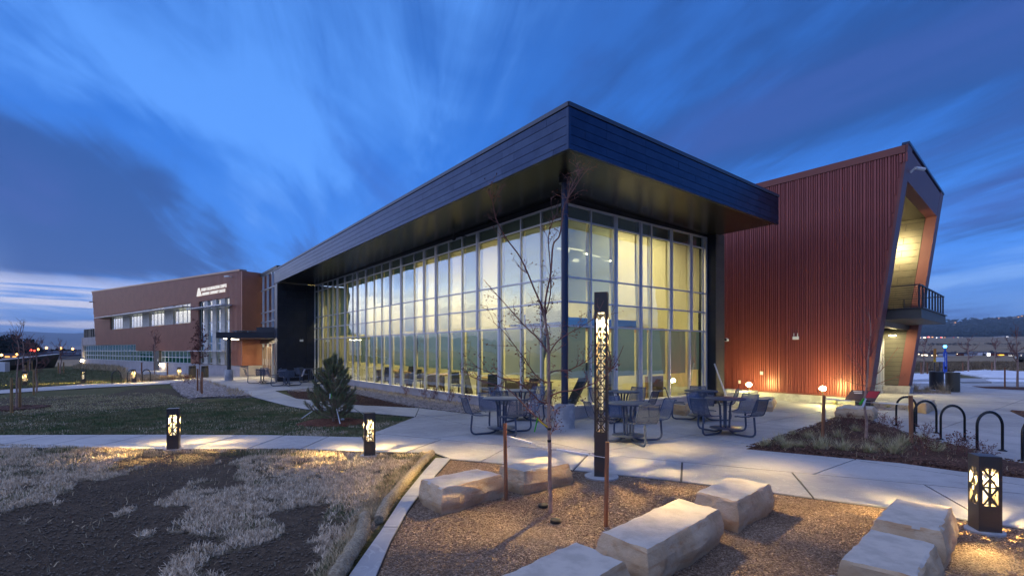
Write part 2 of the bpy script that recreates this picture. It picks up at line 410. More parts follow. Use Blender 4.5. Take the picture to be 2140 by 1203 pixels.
M['chair'] = mat('slate_coated_steel', (0.062, 0.086, 0.145), 0.35, 0.2)
M['chair_sheet'] = perforated('slate_perforated_sheet', (0.068, 0.094, 0.158))
M['stake'] = mat('timber_stake', (0.33, 0.135, 0.06), 0.75, 0, (0.23, 0.09, 0.04), 8.0, 0.002, 40, stretch=(4, 4, 0.4))
M['stake_pale'] = mat('pale_timber_stake', (0.42, 0.25, 0.10), 0.75, 0, (0.30, 0.17, 0.07), 8.0, 0.002, 40, stretch=(4, 4, 0.4))
M['bark'] = mat('young_bark', (0.44, 0.28, 0.21), 0.8, 0, (0.29, 0.18, 0.14), 12.0, 0.001, 60, stretch=(2, 2, 1))
M['twig'] = mat('twig_bark', (0.20, 0.088, 0.074), 0.8)
M['dryleaf'] = mat('dry_leaf', (0.19, 0.062, 0.030), 0.8, 0, (0.10, 0.035, 0.02), 20)
M['dead_red'] = mat('dead_red_shrub', (0.155, 0.040, 0.026), 0.85, 0, (0.09, 0.028, 0.02), 15)
M['needle'] = mat('pine_needle', (0.115, 0.150, 0.058), 0.7, 0, (0.19, 0.21, 0.085), 5.0)
M['needle_far'] = mat('far_conifer', (0.012, 0.020, 0.018), 0.9)
M['strap'] = mat('white_strap', (0.78, 0.78, 0.80), 0.5)
M['green_tape'] = mat('green_tape', (0.05, 0.45, 0.02), 0.6)
M['yellow_tape'] = mat('yellow_tape', (0.60, 0.45, 0.02), 0.6)
M['straw'] = mat('straw_net', (0.40, 0.335, 0.235), 0.9, 0, (0.22, 0.175, 0.115), 38.0, 0.012, 90, detail=6)
M['drygrass'] = mat('dry_grass', (0.62, 0.48, 0.29), 0.85, 0, (0.33, 0.25, 0.145), 3.0)
M['paledry'] = mat('bleached_grass', (0.80, 0.65, 0.47), 0.85, 0, (0.46, 0.36, 0.25), 9.0)
M['greengrass'] = mat('lawn_grass', (0.078, 0.122, 0.040), 0.8, 0, (0.20, 0.180, 0.090), 1.4)
M['mix_grass'] = mat('clump_grass', (0.60, 0.50, 0.30), 0.85, 0, (0.25, 0.25, 0.10), 9.0)
M['snow'] = mat('old_snow', (0.78, 0.80, 0.84), 0.6, 0, (0.66, 0.68, 0.73), 2.0, 0.03, 4)
M['gravel'] = chips('decomposed_granite', (0.105, 0.064, 0.038), (0.205, 0.132, 0.080), (0.37, 0.27, 0.185), 75.0, 0.006)
M['mulch'] = chips('bark_mulch', (0.035, 0.017, 0.012), (0.095, 0.042, 0.027), (0.165, 0.085, 0.058), 38.0, 0.02)
M['mulch_red'] = chips('red_bark_mulch', (0.06, 0.020, 0.013), (0.155, 0.048, 0.028), (0.22, 0.09, 0.05), 38.0, 0.02)
M['rockbed'] = chips('river_rock_bed', (0.15, 0.12, 0.11), (0.30, 0.25, 0.23), (0.46, 0.40, 0.375), 22.0, 0.02)
M['pebble'] = mat('pebble', (0.40, 0.345, 0.32), 0.8, 0, (0.22, 0.185, 0.17), 9.0, coords='Object')
M['grit'] = mat('grit', (0.36, 0.26, 0.185), 0.8, 0, (0.16, 0.10, 0.065), 25.0)
M['chip'] = mat('bark_chip', (0.125, 0.058, 0.038), 0.85, 0, (0.055, 0.025, 0.017), 14.0)
M['blue_phone'] = mat('blue_enamel', (0.01, 0.075, 0.46), 0.35)
M['bin'] = mat('bin_metal', (0.050, 0.052, 0.058), 0.38, 0.5)
M['bin_tan'] = mat('bronze_bin_metal', (0.105, 0.10, 0.082), 0.42, 0.4)
M['core'] = emis('glow_core', (1.0, 0.84, 0.56), 1.6)
M['head_lamp'] = emis('lamp_head', (1.0, 0.76, 0.40), 12.0)
M['core_tall'] = emis('tall_glow_core', (1.0, 0.82, 0.48), 0.6)
M['globe'] = emis('lamp_globe', (1.0, 0.82, 0.26), 270.0)
M['globe_small'] = emis('wing_lamp_globe', (1.0, 0.80, 0.44), 60.0)
M['strip'] = emis('strip_lamp', (1.0, 0.84, 0.62), 9.0)
M['led'] = emis('led_line', (1.0, 0.86, 0.50), 7.0)
M['bluelamp'] = emis('blue_beacon_lamp', (0.06, 0.38, 1.0), 9.0)
M['rubber'] = mat('black_rubber', (0.012, 0.012, 0.012), 0.7)
def stone_mat():
    m = bpy.data.materials.new('sandstone'); m.use_nodes = True; m.node_tree.nodes.clear(); t = NT(m.node_tree)
    out = t.new('ShaderNodeOutputMaterial'); p = t.new('ShaderNodeBsdfPrincipled', ins={'Roughness': 0.85, 'Specular IOR Level': 0.25}); t.l.new(p.outputs[0], out.inputs[0])
    v = t.new('ShaderNodeTexCoord').outputs['Object']
    oi = t.new('ShaderNodeObjectInfo').outputs['Random']
    v = t.new('ShaderNodeVectorMath', operation='ADD', ins={0: v, 1: t.new('ShaderNodeCombineXYZ', ins={0: t.math('MULTIPLY', oi, 40.0)}).outputs[0]}).outputs[0]
    n1 = t.noise(v, 2.6, 6, 0.6, 0.6); n2 = t.noise(t.new('ShaderNodeMapping', ins={0: v, 'Scale': (1, 1, 6)}).outputs[0], 3.0, 5, 0.6, 0.4); n3 = t.noise(v, 26, 8, 0.7)
    c = t.mix(t.smooth(n1, 0.36, 0.64), (0.50, 0.335, 0.19), (0.58, 0.43, 0.28))
    c = t.mix(t.math('MULTIPLY', t.smooth(n2, 0.52, 0.68), 0.75), c, (0.44, 0.245, 0.115))
    c = t.mix(t.math('MULTIPLY', t.smooth(n3, 0.55, 0.75), 0.35), c, (0.24, 0.18, 0.13))
    t.l.new(c, p.inputs['Base Color'])
    h = t.math('ADD', t.math('MULTIPLY', n3, 0.35), t.noise(v, 9, 6, 0.65))
    bn = t.new('ShaderNodeBump', ins={'Height': h, 'Distance': 0.018, 'Strength': 0.9}); t.l.new(bn.outputs[0], p.inputs['Normal'])
    return m
M['stone'] = stone_mat()
M['stone_top'] = mat('sawn_sandstone_skylit', (0.52, 0.47, 0.405), 0.85, 0, (0.41, 0.37, 0.32), 5.0, 0.004, 40, 0.25, detail=9)  # weathered grey, and sky light put into the colour of top faces
def lawn_mat():
    """soil and thatch under the blades; colour attribute 'mask' = (bare soil, bleached grass, red-brown wear)"""
    m = bpy.data.materials.new('lawn_soil'); m.use_nodes = True; m.node_tree.nodes.clear(); t = NT(m.node_tree)
    out = t.new('ShaderNodeOutputMaterial'); p = t.new('ShaderNodeBsdfPrincipled', ins={'Roughness': 0.95, 'Specular IOR Level': 0.15}); t.l.new(p.outputs[0], out.inputs[0])
    v = t.new('ShaderNodeTexCoord').outputs['Object']
    a = t.new('ShaderNodeAttribute', attribute_name='mask').outputs['Color']
    s = t.new('ShaderNodeSeparateColor', ins={0: a}).outputs
    n = t.noise(v, 1.7, 6, 0.65); n2 = t.noise(v, 16, 6, 0.7); n3 = t.noise(v, 70, 4, 0.7)
    g = t.mix(t.smooth(n2, 0.3, 0.7), (0.060, 0.068, 0.027), (0.135, 0.130, 0.060))
    g = t.mix(t.math('MULTIPLY', t.smooth(n, 0.48, 0.70), 0.55), g, (0.155, 0.125, 0.070))
    d = t.mix(t.smooth(n2, 0.35, 0.7), (0.075, 0.055, 0.039), (0.140, 0.102, 0.070))
    d = t.mix(t.math('MULTIPLY', t.smooth(n3, 0.56, 0.72), 0.5), d, (0.22, 0.175, 0.125))
    dr = t.mix(t.smooth(n2, 0.3, 0.65), (0.19, 0.15, 0.11), (0.46, 0.39, 0.30))
    wr = t.mix(t.smooth(n2, 0.3, 0.7), (0.060, 0.047, 0.032), (0.115, 0.088, 0.058))
    c = t.mix(s[2], g, wr); c = t.mix(s[1], c, dr); c = t.mix(s[0], c, d)
    t.l.new(c, p.inputs['Base Color'])
    bn = t.new('ShaderNodeBump', ins={'Height': t.math('ADD', n2, t.math('MULTIPLY', n3, 0.4)), 'Distance': 0.05, 'Strength': 1.0}); t.l.new(bn.outputs[0], p.inputs['Normal'])
    return m
M['lawn'] = lawn_mat()
def terrain_mat():
    m = bpy.data.materials.new('open_land'); m.use_nodes = True; m.node_tree.nodes.clear(); t = NT(m.node_tree)
    out = t.new('ShaderNodeOutputMaterial'); p = t.new('ShaderNodeBsdfPrincipled', ins={'Roughness': 0.95, 'Specular IOR Level': 0.1}); t.l.new(p.outputs[0], out.inputs[0])
    v = t.new('ShaderNodeNewGeometry').outputs['Position']
    z = t.new('ShaderNodeSeparateXYZ', ins={0: v}).outputs[2]
    n = t.noise(v, 0.03, 6, 0.65); n2 = t.noise(v, 0.9, 6, 0.7); n3 = t.noise(v, 0.006, 5, 0.6)
    f = t.mix(t.smooth(n2, 0.3, 0.7), (0.20, 0.145, 0.085), (0.33, 0.25, 0.155))
    f = t.mix(t.math('MULTIPLY', t.smooth(n, 0.45, 0.65), 0.6), f, (0.11, 0.075, 0.050))
    hill = t.mix(t.smooth(n, 0.42, 0.60), (0.13, 0.10, 0.085), (0.030, 0.036, 0.034))
    d0 = t.new('ShaderNodeVectorMath', operation='LENGTH', ins={0: v}).outputs['Value']
    near = t.mix(t.smooth(n2, 0.3, 0.7), (0.060, 0.068, 0.027), (0.135, 0.120, 0.060))
    f = t.mix(t.smooth(t.math('MULTIPLY', d0, -1.0), -75.0, -40.0), f, near)
    c = t.mix(t.smooth(z, 22.0, 34.0), f, hill)
    t.l.new(c, p.inputs['Base Color']); return m
M['terrain'] = terrain_mat()

# ================================================================== THE SETTING: ground
def build_terrain():
    na = 220; rad = [0.0]+list(np.geomspace(4, 11000, 80))
    V = []; F = []
    def h(a, r):
        # a: azimuth from +Y clockwise
        x = math.sin(a)*r; y = math.cos(a)*r; ad = math.degrees(a)
        z = -0.12-0.0*r
        nz = mnoise.noise(Vector((x*0.0011, y*0.0011, 3.3)))+0.5*mnoise.noise(Vector((x*0.003, y*0.003, 7.7)))
        right = min(1, max(0, (ad-8)/22))
        if r > 300:
            k = min(1, (r-300)/1000.0); z += right*k*27
        if r > 1300:
            k = min(1, (r-1300)/1000.0); k = k*k*(3-2*k); z += right*k*(70+14*nz)*(1+0.004*(ad-40))
        if r > 2400: z += right*12*nz
        left = min(1, max(0, (8-ad)/16)) if ad > -120 else 0.4
        if r > 3500:
            k = min(1, (r-3500)/3000.0); k = k*k*(3-2*k); z += left*k*(158+60*(mnoise.noise(Vector((ad*0.22, 1.0, 0)))+0.4*mnoise.noise(Vector((ad*0.8, 2.0, 0)))))
        return z
    for r in rad:
        for i in range(na):
            a = 2*math.pi*i/na; ad = (math.degrees(a)+180) % 360-180
            V.append((math.sin(a)*r, math.cos(a)*r, h(math.radians(ad), r)))
    for j in range(len(rad)-1):
        for i in range(na):
            F.append((j*na+i, (j+1)*na+i, (j+1)*na+(i+1) % na, j*na+(i+1) % na))
    me = bpy.data.meshes.new('ground'); me.from_pydata(V, [], F); me.materials.append(M['terrain'])
    bm = bmesh.new(); bm.from_mesh(me); bmesh.ops.remove_doubles(bm, verts=bm.verts, dist=1e-4); bmesh.ops.recalc_face_normals(bm, faces=bm.faces); bm.to_mesh(me); bm.free()
    smooth_mesh(me, 180)
    return tag(link('ground', me), kind='structure')
build_terrain()

P_DIRT = [pg((430, 938), (350, 941), (262, 965), (150, 1025), (60, 1085), (0, 1105), (-500, 1180), (-500, 1500), (280, 1500), (300, 1203), (350, 1130), (330, 1085), (400, 1035), (470, 985), (520, 952)),
          pg((560, 1095), (640, 1075), (742, 1062), (715, 1135), (665, 1203), (640, 1400), (470, 1400), (490, 1203), (520, 1130))]
P_FORE = pg((-600, 930), (0, 926), (220, 932), (351, 938), (615, 936), (768, 945), (905, 945), (792, 1090), (700, 1203), (600, 1500), (-600, 1500))
P_WORN = [pg((-200, 832), (0, 829), (200, 822), (330, 818), (420, 838), (300, 851), (0, 862), (-200, 866)), pg((300, 805), (420, 822), (380, 836), (200, 828))]
P_PALE = [pg((430, 894), (560, 900), (700, 893), (756, 905), (750, 912), (570, 908), (420, 905)), pg((760, 880), (850, 874), (800, 898), (762, 905))]
def lawn_masks(X, Y):
    jx = (vnoise(X, Y, 1.6, 1)-0.5)*0.9+(vnoise(X, Y, 5.0, 2)-0.5)*0.35
    jy = (vnoise(X, Y, 1.6, 3)-0.5)*0.9+(vnoise(X, Y, 5.0, 4)-0.5)*0.35
    P = np.stack([X+jx, Y+jy], 1)
    dirt = np.zeros(len(X)); worn = np.zeros(len(X)); pale = np.zeros(len(X))
    for p in P_DIRT: dirt = np.maximum(dirt, in_poly(P, p))
    fore = in_poly(np.stack([X, Y], 1), P_FORE)
    for p in P_WORN: worn = np.maximum(worn, in_poly(P, p))
    for p in P_PALE: pale = np.maximum(pale, in_poly(P, p))
    patch = np.clip((vnoise(X, Y, 1.1, 9)*0.25+vnoise(X, Y, 3.6, 8)*0.35+vnoise(X, Y, 9.0, 10)*0.40-0.29)*4, 0, 1)
    dry = np.where(fore, patch*(1-dirt), pale*0.8*patch)
    dirt = np.where(fore, np.maximum(dirt, (1-patch)*0.75), dirt)
    return dirt, dry, worn*0.9, fore
def build_lawn():
    ys = np.geomspace(1.6, 58, 300); ts = np.concatenate([np.linspace(-4.5, -1.3, 120, endpoint=False), np.linspace(-1.3, 0.16, 340)])
    Y = np.repeat(ys, len(ts)); X = np.tile(ts, len(ys))*(Y+1.0)
    Z = -0.035+(vnoise(X, Y, 0.8, 11)-0.5)*0.03+(vnoise(X, Y, 6.0, 12)-0.5)*0.018
    d, dr, wn, fo = lawn_masks(X, Y)
    nx = len(ts); i, j = np.meshgrid(np.arange(len(ys)-1), np.arange(nx-1), indexing='ij'); a = (i*nx+j).ravel()
    me = fast_mesh('lawn', np.stack([X, Y, Z], 1), np.stack([a, a+1, a+nx+1, a+nx], 1), M['lawn'])
    at = me.color_attributes.new('mask', 'FLOAT_COLOR', 'POINT')
    at.data.foreach_set('color', np.stack([d, dr, wn, np.ones(len(X))], 1).astype(np.float32).ravel())
    smooth_mesh(me, 180)
    tag(link('lawn', me), kind='structure')
build_lawn()

def split_poly(poly, lines, gap):
    bm = bmesh.new(); vs = [bm.verts.new((p[0], p[1], 0)) for p in poly]; f = bm.faces.new(vs); f.normal_update()
    if f.normal.z < 0: f.normal_flip()
    for (px, py, nx, ny) in lines:
        bmesh.ops.bisect_plane(bm, geom=list(bm.verts)+list(bm.edges)+list(bm.faces), plane_co=(px, py, 0), plane_no=(nx, ny, 0), dist=1e-5)
    fs = list(bm.faces)
    bmesh.ops.inset_individual(bm, faces=fs, thickness=gap/2, use_even_offset=True)
    out = [[(v.co.x, v.co.y) for v in f.verts] for f in fs if f.is_valid and f.calc_area() > 0.02]
    bm.free(); return out
def paving(name, poly, lines, top=0.0, gap=0.028, mats=('concrete', 'concrete_b'), kind='structure'):
    base = MB(); base.prism(poly, top-0.20, top-0.014)
    o = tag(base.build(name, M['joint']), kind=kind)
    for k, q in enumerate(split_poly(poly, lines, gap)):
        MB().prism(q, top-0.10, top+random.uniform(-0.0015, 0.0015)).build('slab', M[mats[(k*7) % 3 % len(mats)]], o)
    return o
def grid_lines(o, ang, step, n, n2=None):
    L = []; c, s = math.cos(ang), math.sin(ang)
    for k in range(-n, n+1): L.append((o[0]+c*step*k, o[1]+s*step*k, c, s))
    for k in range(-(n2 or n), (n2 or n)+1): L.append((o[0]-s*step*k, o[1]+c*step*k, -s, c))
    return L
p0 = G(942, 958); p1 = G(1842, 1059)
fa = math.atan2(p1.y-p0.y, p1.x-p0.x)                # direction of the front edge of the plaza
poly_plaza = pg((942, 958), (1041, 967), (1205, 982), (1400, 1002), (1613, 1028), (1842, 1058), (2140, 1103))+[(7.5, 4.2), (30, 4.2), (36, 12), (36, 27.5), (12, 27.5)]
lw = lambda x, y: (LW(x, y).x, LW(x, y).y)
poly_plaza += [lw(14, 14), lw(14, 30), (-16.0, 36.5), (G(430, 784).x, G(430, 784).y)]+pg((424, 793.7), (527, 828), (575, 816), (650, 811))+[lw(0.1, 15.6), lw(0.1, 3.9)]+pg((1010, 858), (984, 865), (876, 852), (868, 870), (757.7, 912.5), (768, 943), (908, 945))
# slab joints: a band along the front edge, then large bays square to the hall
front = []
for (a, b) in (((942, 958), (1205, 982)), ((1205, 982), (1613, 1028)), ((1613, 1028), (2140, 1103))): pass
bands = []
nrm = (-math.sin(fa), math.cos(fa))
off = 1.45
lines_pl = [(p0.x+nrm[0]*off, p0.y+nrm[1]*off, nrm[0], nrm[1])]
# split the plaza at the band first so that the two sides get their own joints
def clip(poly, px, py, nx, ny, keep):
    bm = bmesh.new(); f = bm.faces.new([bm.verts.new((p[0], p[1], 0)) for p in poly])
    bmesh.ops.bisect_plane(bm, geom=list(bm.verts)+list(bm.edges)+list(bm.faces), plane_co=(px, py, 0), plane_no=(nx, ny, 0), clear_outer=(keep < 0), clear_inner=(keep > 0))
    out = [[(v.co.x, v.co.y) for v in f.verts] for f in bm.faces]; bm.free(); return out
L0 = lines_pl[0]
band_polys = clip(poly_plaza, *L0, -1); main_polys = clip(poly_plaza, *L0, 1)
base = MB(); base.prism(poly_plaza, -0.20, -0.014)
plaza = tag(base.build('plaza', M['joint']), kind='structure')
def lay(polys, lines, gap, par, mats):
    for poly in polys:
        for k, q in enumerate(split_poly(poly, lines, gap)):
            MB().prism(q, -0.10, random.uniform(-0.002, 0.001)).build('slab', M[mats[(k*5) % 3 % 2]], par)
lay(band_polys, [(p0.x+math.cos(fa)*(0.55+1.55*k), p0.y+math.sin(fa)*(0.55+1.55*k), math.cos(fa+0.12), math.sin(fa+0.12)) for k in range(-4, 20)], 0.030, plaza, ('concrete_b', 'concrete'))
gl_ = []
for k in range(-9, 12): gl_.append((LW(0.4+2.9*k, 0).x, LW(0.4+2.9*k, 0).y, UX, UY))
for k in range(-5, 12): gl_.append((LW(0, -0.4-3.0*k if k < 4 else 5*k).x, LW(0, -0.4-3.0*k if k < 4 else 5*k).y, -UY, UX))
lay(main_polys, gl_, 0.022, plaza, ('concrete', 'concrete'))
# the west path and the walk round the bed
def cuts(a, b, n):
    a = G(*a); b = G(*b); d = (b-a).normalized(); return [(a.x+(b.x-a.x)*k/n, a.y+(b.y-a.y)*k/n, d.x, d.y) for k in range(1, n)]
paving('path', pg((757.7, 912.5), (571, 908.3), (342, 907), (0, 908), (-900, 908), (-900, 934), (0, 934), (220, 935), (351, 937.5), (615, 936.5), (768, 943)), cuts((757, 928), (-900, 921), 16))
paving('path', pg((868, 870), (876, 852), (740, 845.5), (620, 832), (600, 825), (575, 816), (527, 828), (600, 847), (640, 854), (760, 861)), cuts((868, 860), (550, 821), 8))
paving('path', pg((424, 793.7), (430, 789.5), (374, 792), (269, 799.3), (167.6, 802.8), (0, 814.2), (-500, 840), (-500, 850), (0, 821.5), (179.5, 810), (353, 801.2)), cuts((424, 792), (-400, 836), 14))
paving('path', pg((246, 766.5), (330, 772), (374, 775.5), (440, 782), (500, 787), (430, 789), (374, 791), (300, 785), (270, 779)), cuts((250, 768), (500, 787), 5))
# kerb strip between the lawn and the seating bed
kp = pg((942, 958), (888.6, 1017), (853, 1067), (817.6, 1131), (787.4, 1203), (690, 1600), (560, 1600), (729, 1203), (757, 1163), (793, 1113), (839, 1042), (885, 985), (910, 957))
paving('kerb_strip', kp, cuts((925, 958), (758, 1203), 4), 0.012, 0.012, ('concrete_b',))
def sheet(name, poly, z, m, thick=0.2, step=0.35, amp=0.02, mound=0.0, edge_fall=0.0):
    """a bed: gently uneven top, clipped to its outline"""
    bm = bmesh.new(); f = bm.faces.new([bm.verts.new((p[0], p[1], 0)) for p in poly]); f.normal_update()
    if f.normal.z < 0: f.normal_flip()
    xs = [p[0] for p in poly]; ys = [p[1] for p in poly]
    for k in range(int((max(xs)-min(xs))/step)): bmesh.ops.bisect_plane(bm, geom=list(bm.verts)+list(bm.edges)+list(bm.faces), plane_co=(min(xs)+step*(k+1), 0, 0), plane_no=(1, 0, 0), dist=1e-5)
    for k in range(int((max(ys)-min(ys))/step)): bmesh.ops.bisect_plane(bm, geom=list(bm.verts)+list(bm.edges)+list(bm.faces), plane_co=(0, min(ys)+step*(k+1), 0), plane_no=(0, 1, 0), dist=1e-5)
    for v in bm.verts:
        b = v.is_boundary
        v.co.z = z+(0 if b else mound+mnoise.noise(v.co*1.1)*amp)
    ret = bmesh.ops.extrude_edge_only(bm, edges=[e for e in bm.edges if e.is_boundary])
    for v in ret['geom']:
        if isinstance(v, bmesh.types.BMVert): v.co.z -= thick
    me = bpy.data.meshes.new(name); bm.to_mesh(me); bm.free(); me.materials.append(m); smooth_mesh(me, 60)
    return tag(link(name, me), kind='structure')
poly_gravel = pg((942, 958.5), (1041, 967), (1205, 982), (1400, 1002), (1613, 1028), (1842, 1058), (2140, 1103))+[(7.4, 4.2), (7.4, -3.0), (-3.0, -3.0)]+pg((787.6, 1203), (817.8, 1131), (853.2, 1067), (888.8, 1017))
sheet('seating_bed', poly_gravel, -0.018, M['gravel'], amp=0.012, step=0.3)
poly_mulch = pg((1560, 937.6), (1739, 876.5), (1775, 868), (1830, 883.6), (1896, 908), (2004, 936), (2140, 973), (2330, 1022), (2330, 1040), (2140, 999), (2004, 984), (1881, 967), (1745, 954.6))
sheet('planting_bed', poly_mulch, 0.006, M['mulch'], mound=0.05, amp=0.05)
poly_rock = pg((984, 865), (1010, 858))+[lw(0.09, 3.9), lw(0.09, 15.6)]+pg((652, 811), (600, 817), (700, 820), (750, 824.5), (810, 838.5), (876, 852))
sheet('rock_bed', poly_rock, -0.004, M['rockbed'], amp=0.03, mound=0.02)
poly_wedge = pg((600, 817.5), (700, 820.3), (750, 824.8), (810, 838.8), (875, 852.2), (740, 845.2), (620, 831.7))
sheet('planting_bed', poly_wedge, -0.012, M['mulch'], amp=0.03, mound=0.01)
poly_rock2 = pg((356, 801.8), (368, 814.6), (382, 826.6), (400, 832.6), (432.7, 830.5), (480, 829.5), (527, 828.3), (424, 794.3), (395, 797))
sheet('rock_bed', poly_rock2, -0.004, M['rockbed'], amp=0.02, mound=0.02)
def disc(cx, cy, rx, ry, n=22):
    return [(cx+rx*math.cos(2*math.pi*k/n)*(1+0.06*math.sin(5*k)), cy+ry*math.sin(2*math.pi*k/n)*(1+0.06*math.sin(3*k))) for k in range(n)]
g = G(697, 881); sheet('mulch_ring', disc(g.x, g.y, 0.92, 0.80), -0.02, M['mulch_red'], mound=0.03, amp=0.02, step=0.2)
g = G(33, 851); sheet('mulch_ring', disc(g.x, g.y, 0.9, 0.8), -0.02, M['mulch'], mound=0.03, amp=0.02, step=0.25)
# snow left over beyond the plaza, the road there
sheet('access_road', [(14, 29.6), (60, 29.6), (60, 33.5), (14, 33.5)], -0.07, M['concrete'], amp=0.0, step=6)
for q, zz_ in ((((1893, 779), (2000, 781), (1990, 789), (1885, 792)), .04), (((1990, 776), (2060, 772.5), (2140, 776), (2290, 779), (2290, 789), (2140, 789), (2060, 787)), .06), (((1880, 797), (2000, 796), (2010, 799), (1885, 801)), .03), (((2060, 791.5), (2200, 793), (2180, 797), (2075, 796)), .03)):
    sheet('snow_patch', pg(*q), -0.03, M['snow'], mound=zz_, amp=0.10, step=0.7)
sheet('planting_bed', pg((2030, 806.5), (2100, 808), (2300, 813), (2300, 818), (2140, 815), (2060, 811)), 0.004, M['mulch'], mound=0.03, amp=0.03)
sheet('planting_bed', pg((2110, 858), (2200, 862), (2200, 880), (2140, 872)), 0.004, M['mulch'], mound=0.03, amp=0.03)
sheet('planting_bed', pg((1895, 812), (1980, 820), (1990, 823), (1900, 821)), 0.004, M['rockbed'], mound=0.02, amp=0.02)
sheet('planting_bed', pg((1688, 840), (1800, 838), (1895, 848), (1896, 856), (1800, 858), (1745, 846)), 0.004, M['rockbed'], mound=0.02, amp=0.02)

# ================================================================== THE GLASS HALL
hall = thing('glass_hall', 'two storey glass walled hall under a wide dark metal roof band', 'building', C0, ANG)
OV, OU = -2.27, -2.07                                   # roof edges: front (y) and left (x)
YE, XE = 22.03, 6.89                                    # far ends of the two roof runs
def zb(x, y): return 5.80-0.17*(y-OV)/24.3-0.15*(x-OU)/8.96
def zt(x, y): return 6.74-0.29*(y-OV)/24.3-0.175*(x-OU)/8.96
# floor, ceiling, inner walls, roof deck
MB().box(0.12, 7.6, 0.12, 21.4, 0.02, 0.06).build('floor', M['floor_in'], hall)
MB().box(0.3, 7.6, 0.3, 21.4, 5.62, 5.70).build('ceiling', M['cream'], hall)
MB().box(7.4, 7.6, 0.12, 21.4, 0.06, 5.62).build('inner_wall', M['cream'], hall)
MB().box(0.12, 7.4, 21.2, 21.4, 0.06, 5.62).build('inner_wall', M['cream'], hall)
MB().hexa([(OU+.06, OV+.06, zb(OU, OV)+.12), (XE-.06, OV+.06, zb(XE, OV)+.12), (XE-.06, YE-.06, zb(XE, YE)+.12), (OU+.06, YE-.06, zb(OU, YE)+.12)],
          [(OU+.06, OV+.06, zt(OU, OV)-.03), (XE-.06, OV+.06, zt(XE, OV)-.03), (XE-.06, YE-.06, zt(XE, YE)-.03), (OU+.06, YE-.06, zt(OU, YE)-.03)]).build('roof', M['black'], hall)
# fascia: coping and five staggered courses of metal panels
CO = [(0.0, 0.105), (0.105, 0.29), (0.29, 0.487), (0.487, 0.684), (0.684, 0.88), (0.88, 1.0)]
def fascia_panel(side, a, b, f0, f1, m, name, proud=0.0, th=0.05):
    def pt(s, f, out):
        if side == 'L': x, y = OU, s
        else: x, y = s, OV
        z = zt(x, y)+(zb(x, y)-zt(x, y))*f
        return (x-out, y, z) if side == 'L' else (x, y-out, z)
    q = [pt(a, f0, -th), pt(b, f0, -th), pt(b, f1, -th), pt(a, f1, -th)]; r = [pt(a, f0, proud), pt(b, f0, proud), pt(b, f1, proud), pt(a, f1, proud)]
    MB().hexa(q, r).build(name, m, hall)
rf = random.Random(3)
for side, s0, s1, L in (('L', OV, YE, 1.32), ('R', OU, XE, 1.32)):
    n = 8 if side == 'L' else 3
    for k in range(n):
        a = s0+(s1-s0)*k/n; b = s0+(s1-s0)*(k+1)/n
        fascia_panel(side, a+(0.0 if k == 0 else 0.004), b, CO[0][0], CO[0][1]-0.012, M['coping'], 'coping', 0.022)
    for r in range(1, 6):
        s = s0+0.07; first = True
        while s < s1-0.05:
            e = s+(L*rf.choice((0.3, 0.45, 0.62, 0.8)) if first else L*rf.uniform(0.98, 1.02)); first = False
            if e > s1-0.35: e = s1-0.005
            fascia_panel(side, s, e-0.005, CO[r][0]+0.006, CO[r][1]-0.006, M['fascia'] if rf.random() < 0.6 else M['fascia_b'], 'fascia_panel', rf.uniform(0.0, 0.003))
            s = e
    fascia_panel(side, s0+(0.0), s0+0.066, CO[1][0]+0.004, 1.0, M['fascia_b'], 'corner_trim', 0.004)
for side, s0, s1 in (('L', OV, YE), ('R', OU, XE)):      # backing behind the panel joints
    fascia_panel(side, s0+.01, s1-.01, 0.02, 0.995, M['black'], 'fascia_backing', -0.03, 0.09)
# soffit boards
def soffit(x0, x1, y0, y1):
    d = 0.035
    MB().hexa([(x0, y0, zb(x0, y0)+d), (x1, y0, zb(x1, y0)+d), (x1, y1, zb(x1, y1)+d), (x0, y1, zb(x0, y1)+d)],
              [(x0, y0, zb(x0, y0)+d+.03), (x1, y0, zb(x1, y0)+d+.03), (x1, y1, zb(x1, y1)+d+.03), (x0, y1, zb(x0, y1)+d+.03)]).build('soffit_panel', M['soffit'], hall)
k = 0.0
y = 0.0
while y < YE-0.8:
    e = min(y+1.2, YE-0.74); soffit(OU+0.1, 0.10, y+0.004, e-0.004); y = e
x = 0.10
while x < XE-0.2:
    e = min(x+1.2, XE-0.03); soffit(x+0.004, e-0.004, OV+0.1, 0.05); x = e
soffit(OU+0.1, 0.096, OV+0.1, -0.004)
# head over the glass
MB().box(-0.02, 0.10, 0.10, 21.3, 5.62, 5.80).build('glass_head', M['black'], hall)
MB().box(-0.02, 6.6, -0.02, 0.10, 5.62, 5.83).build('glass_head', M['black'], hall)
# dark end wall on the left, with its courses of panels, and the pier on the right
MB().box(OU+0.03, 0.4, 21.36, YE-0.03, 0.0, 5.62).build('end_wall', M['black'], hall)
for r in range(14):
    x = OU+0.03+(0.0 if r % 2 else -0.0); z0 = 0.05+r*0.395; xs = [OU+0.04, OU+0.9 if r % 2 else OU+0.5, OU+1.6, 0.0]
    for a, b in zip(xs[:-1], xs[1:]):
        MB().box(a+0.004, b-0.004, 21.335, 21.358, z0+0.004, z0+0.391).build('wall_panel', M['black'], hall)
for r in range(14):
    z0 = 0.05+r*0.395
    MB().box(OU+0.005, OU+0.029, 21.36, YE-0.03, z0+0.004, z0+0.391).build('wall_panel', M['fascia_b'] if r > 1 else M['fascia'], hall)
MB().box(6.62, 7.15, -0.34, 0.3, 0.0, 5.66).build('pier', M['black'], hall)
for r in range(14):
    z0 = 0.32+r*0.385
    MB().box(6.625, 7.148, -0.362, -0.343, z0+0.004, z0+0.381).build('wall_panel', M['siding'], hall)
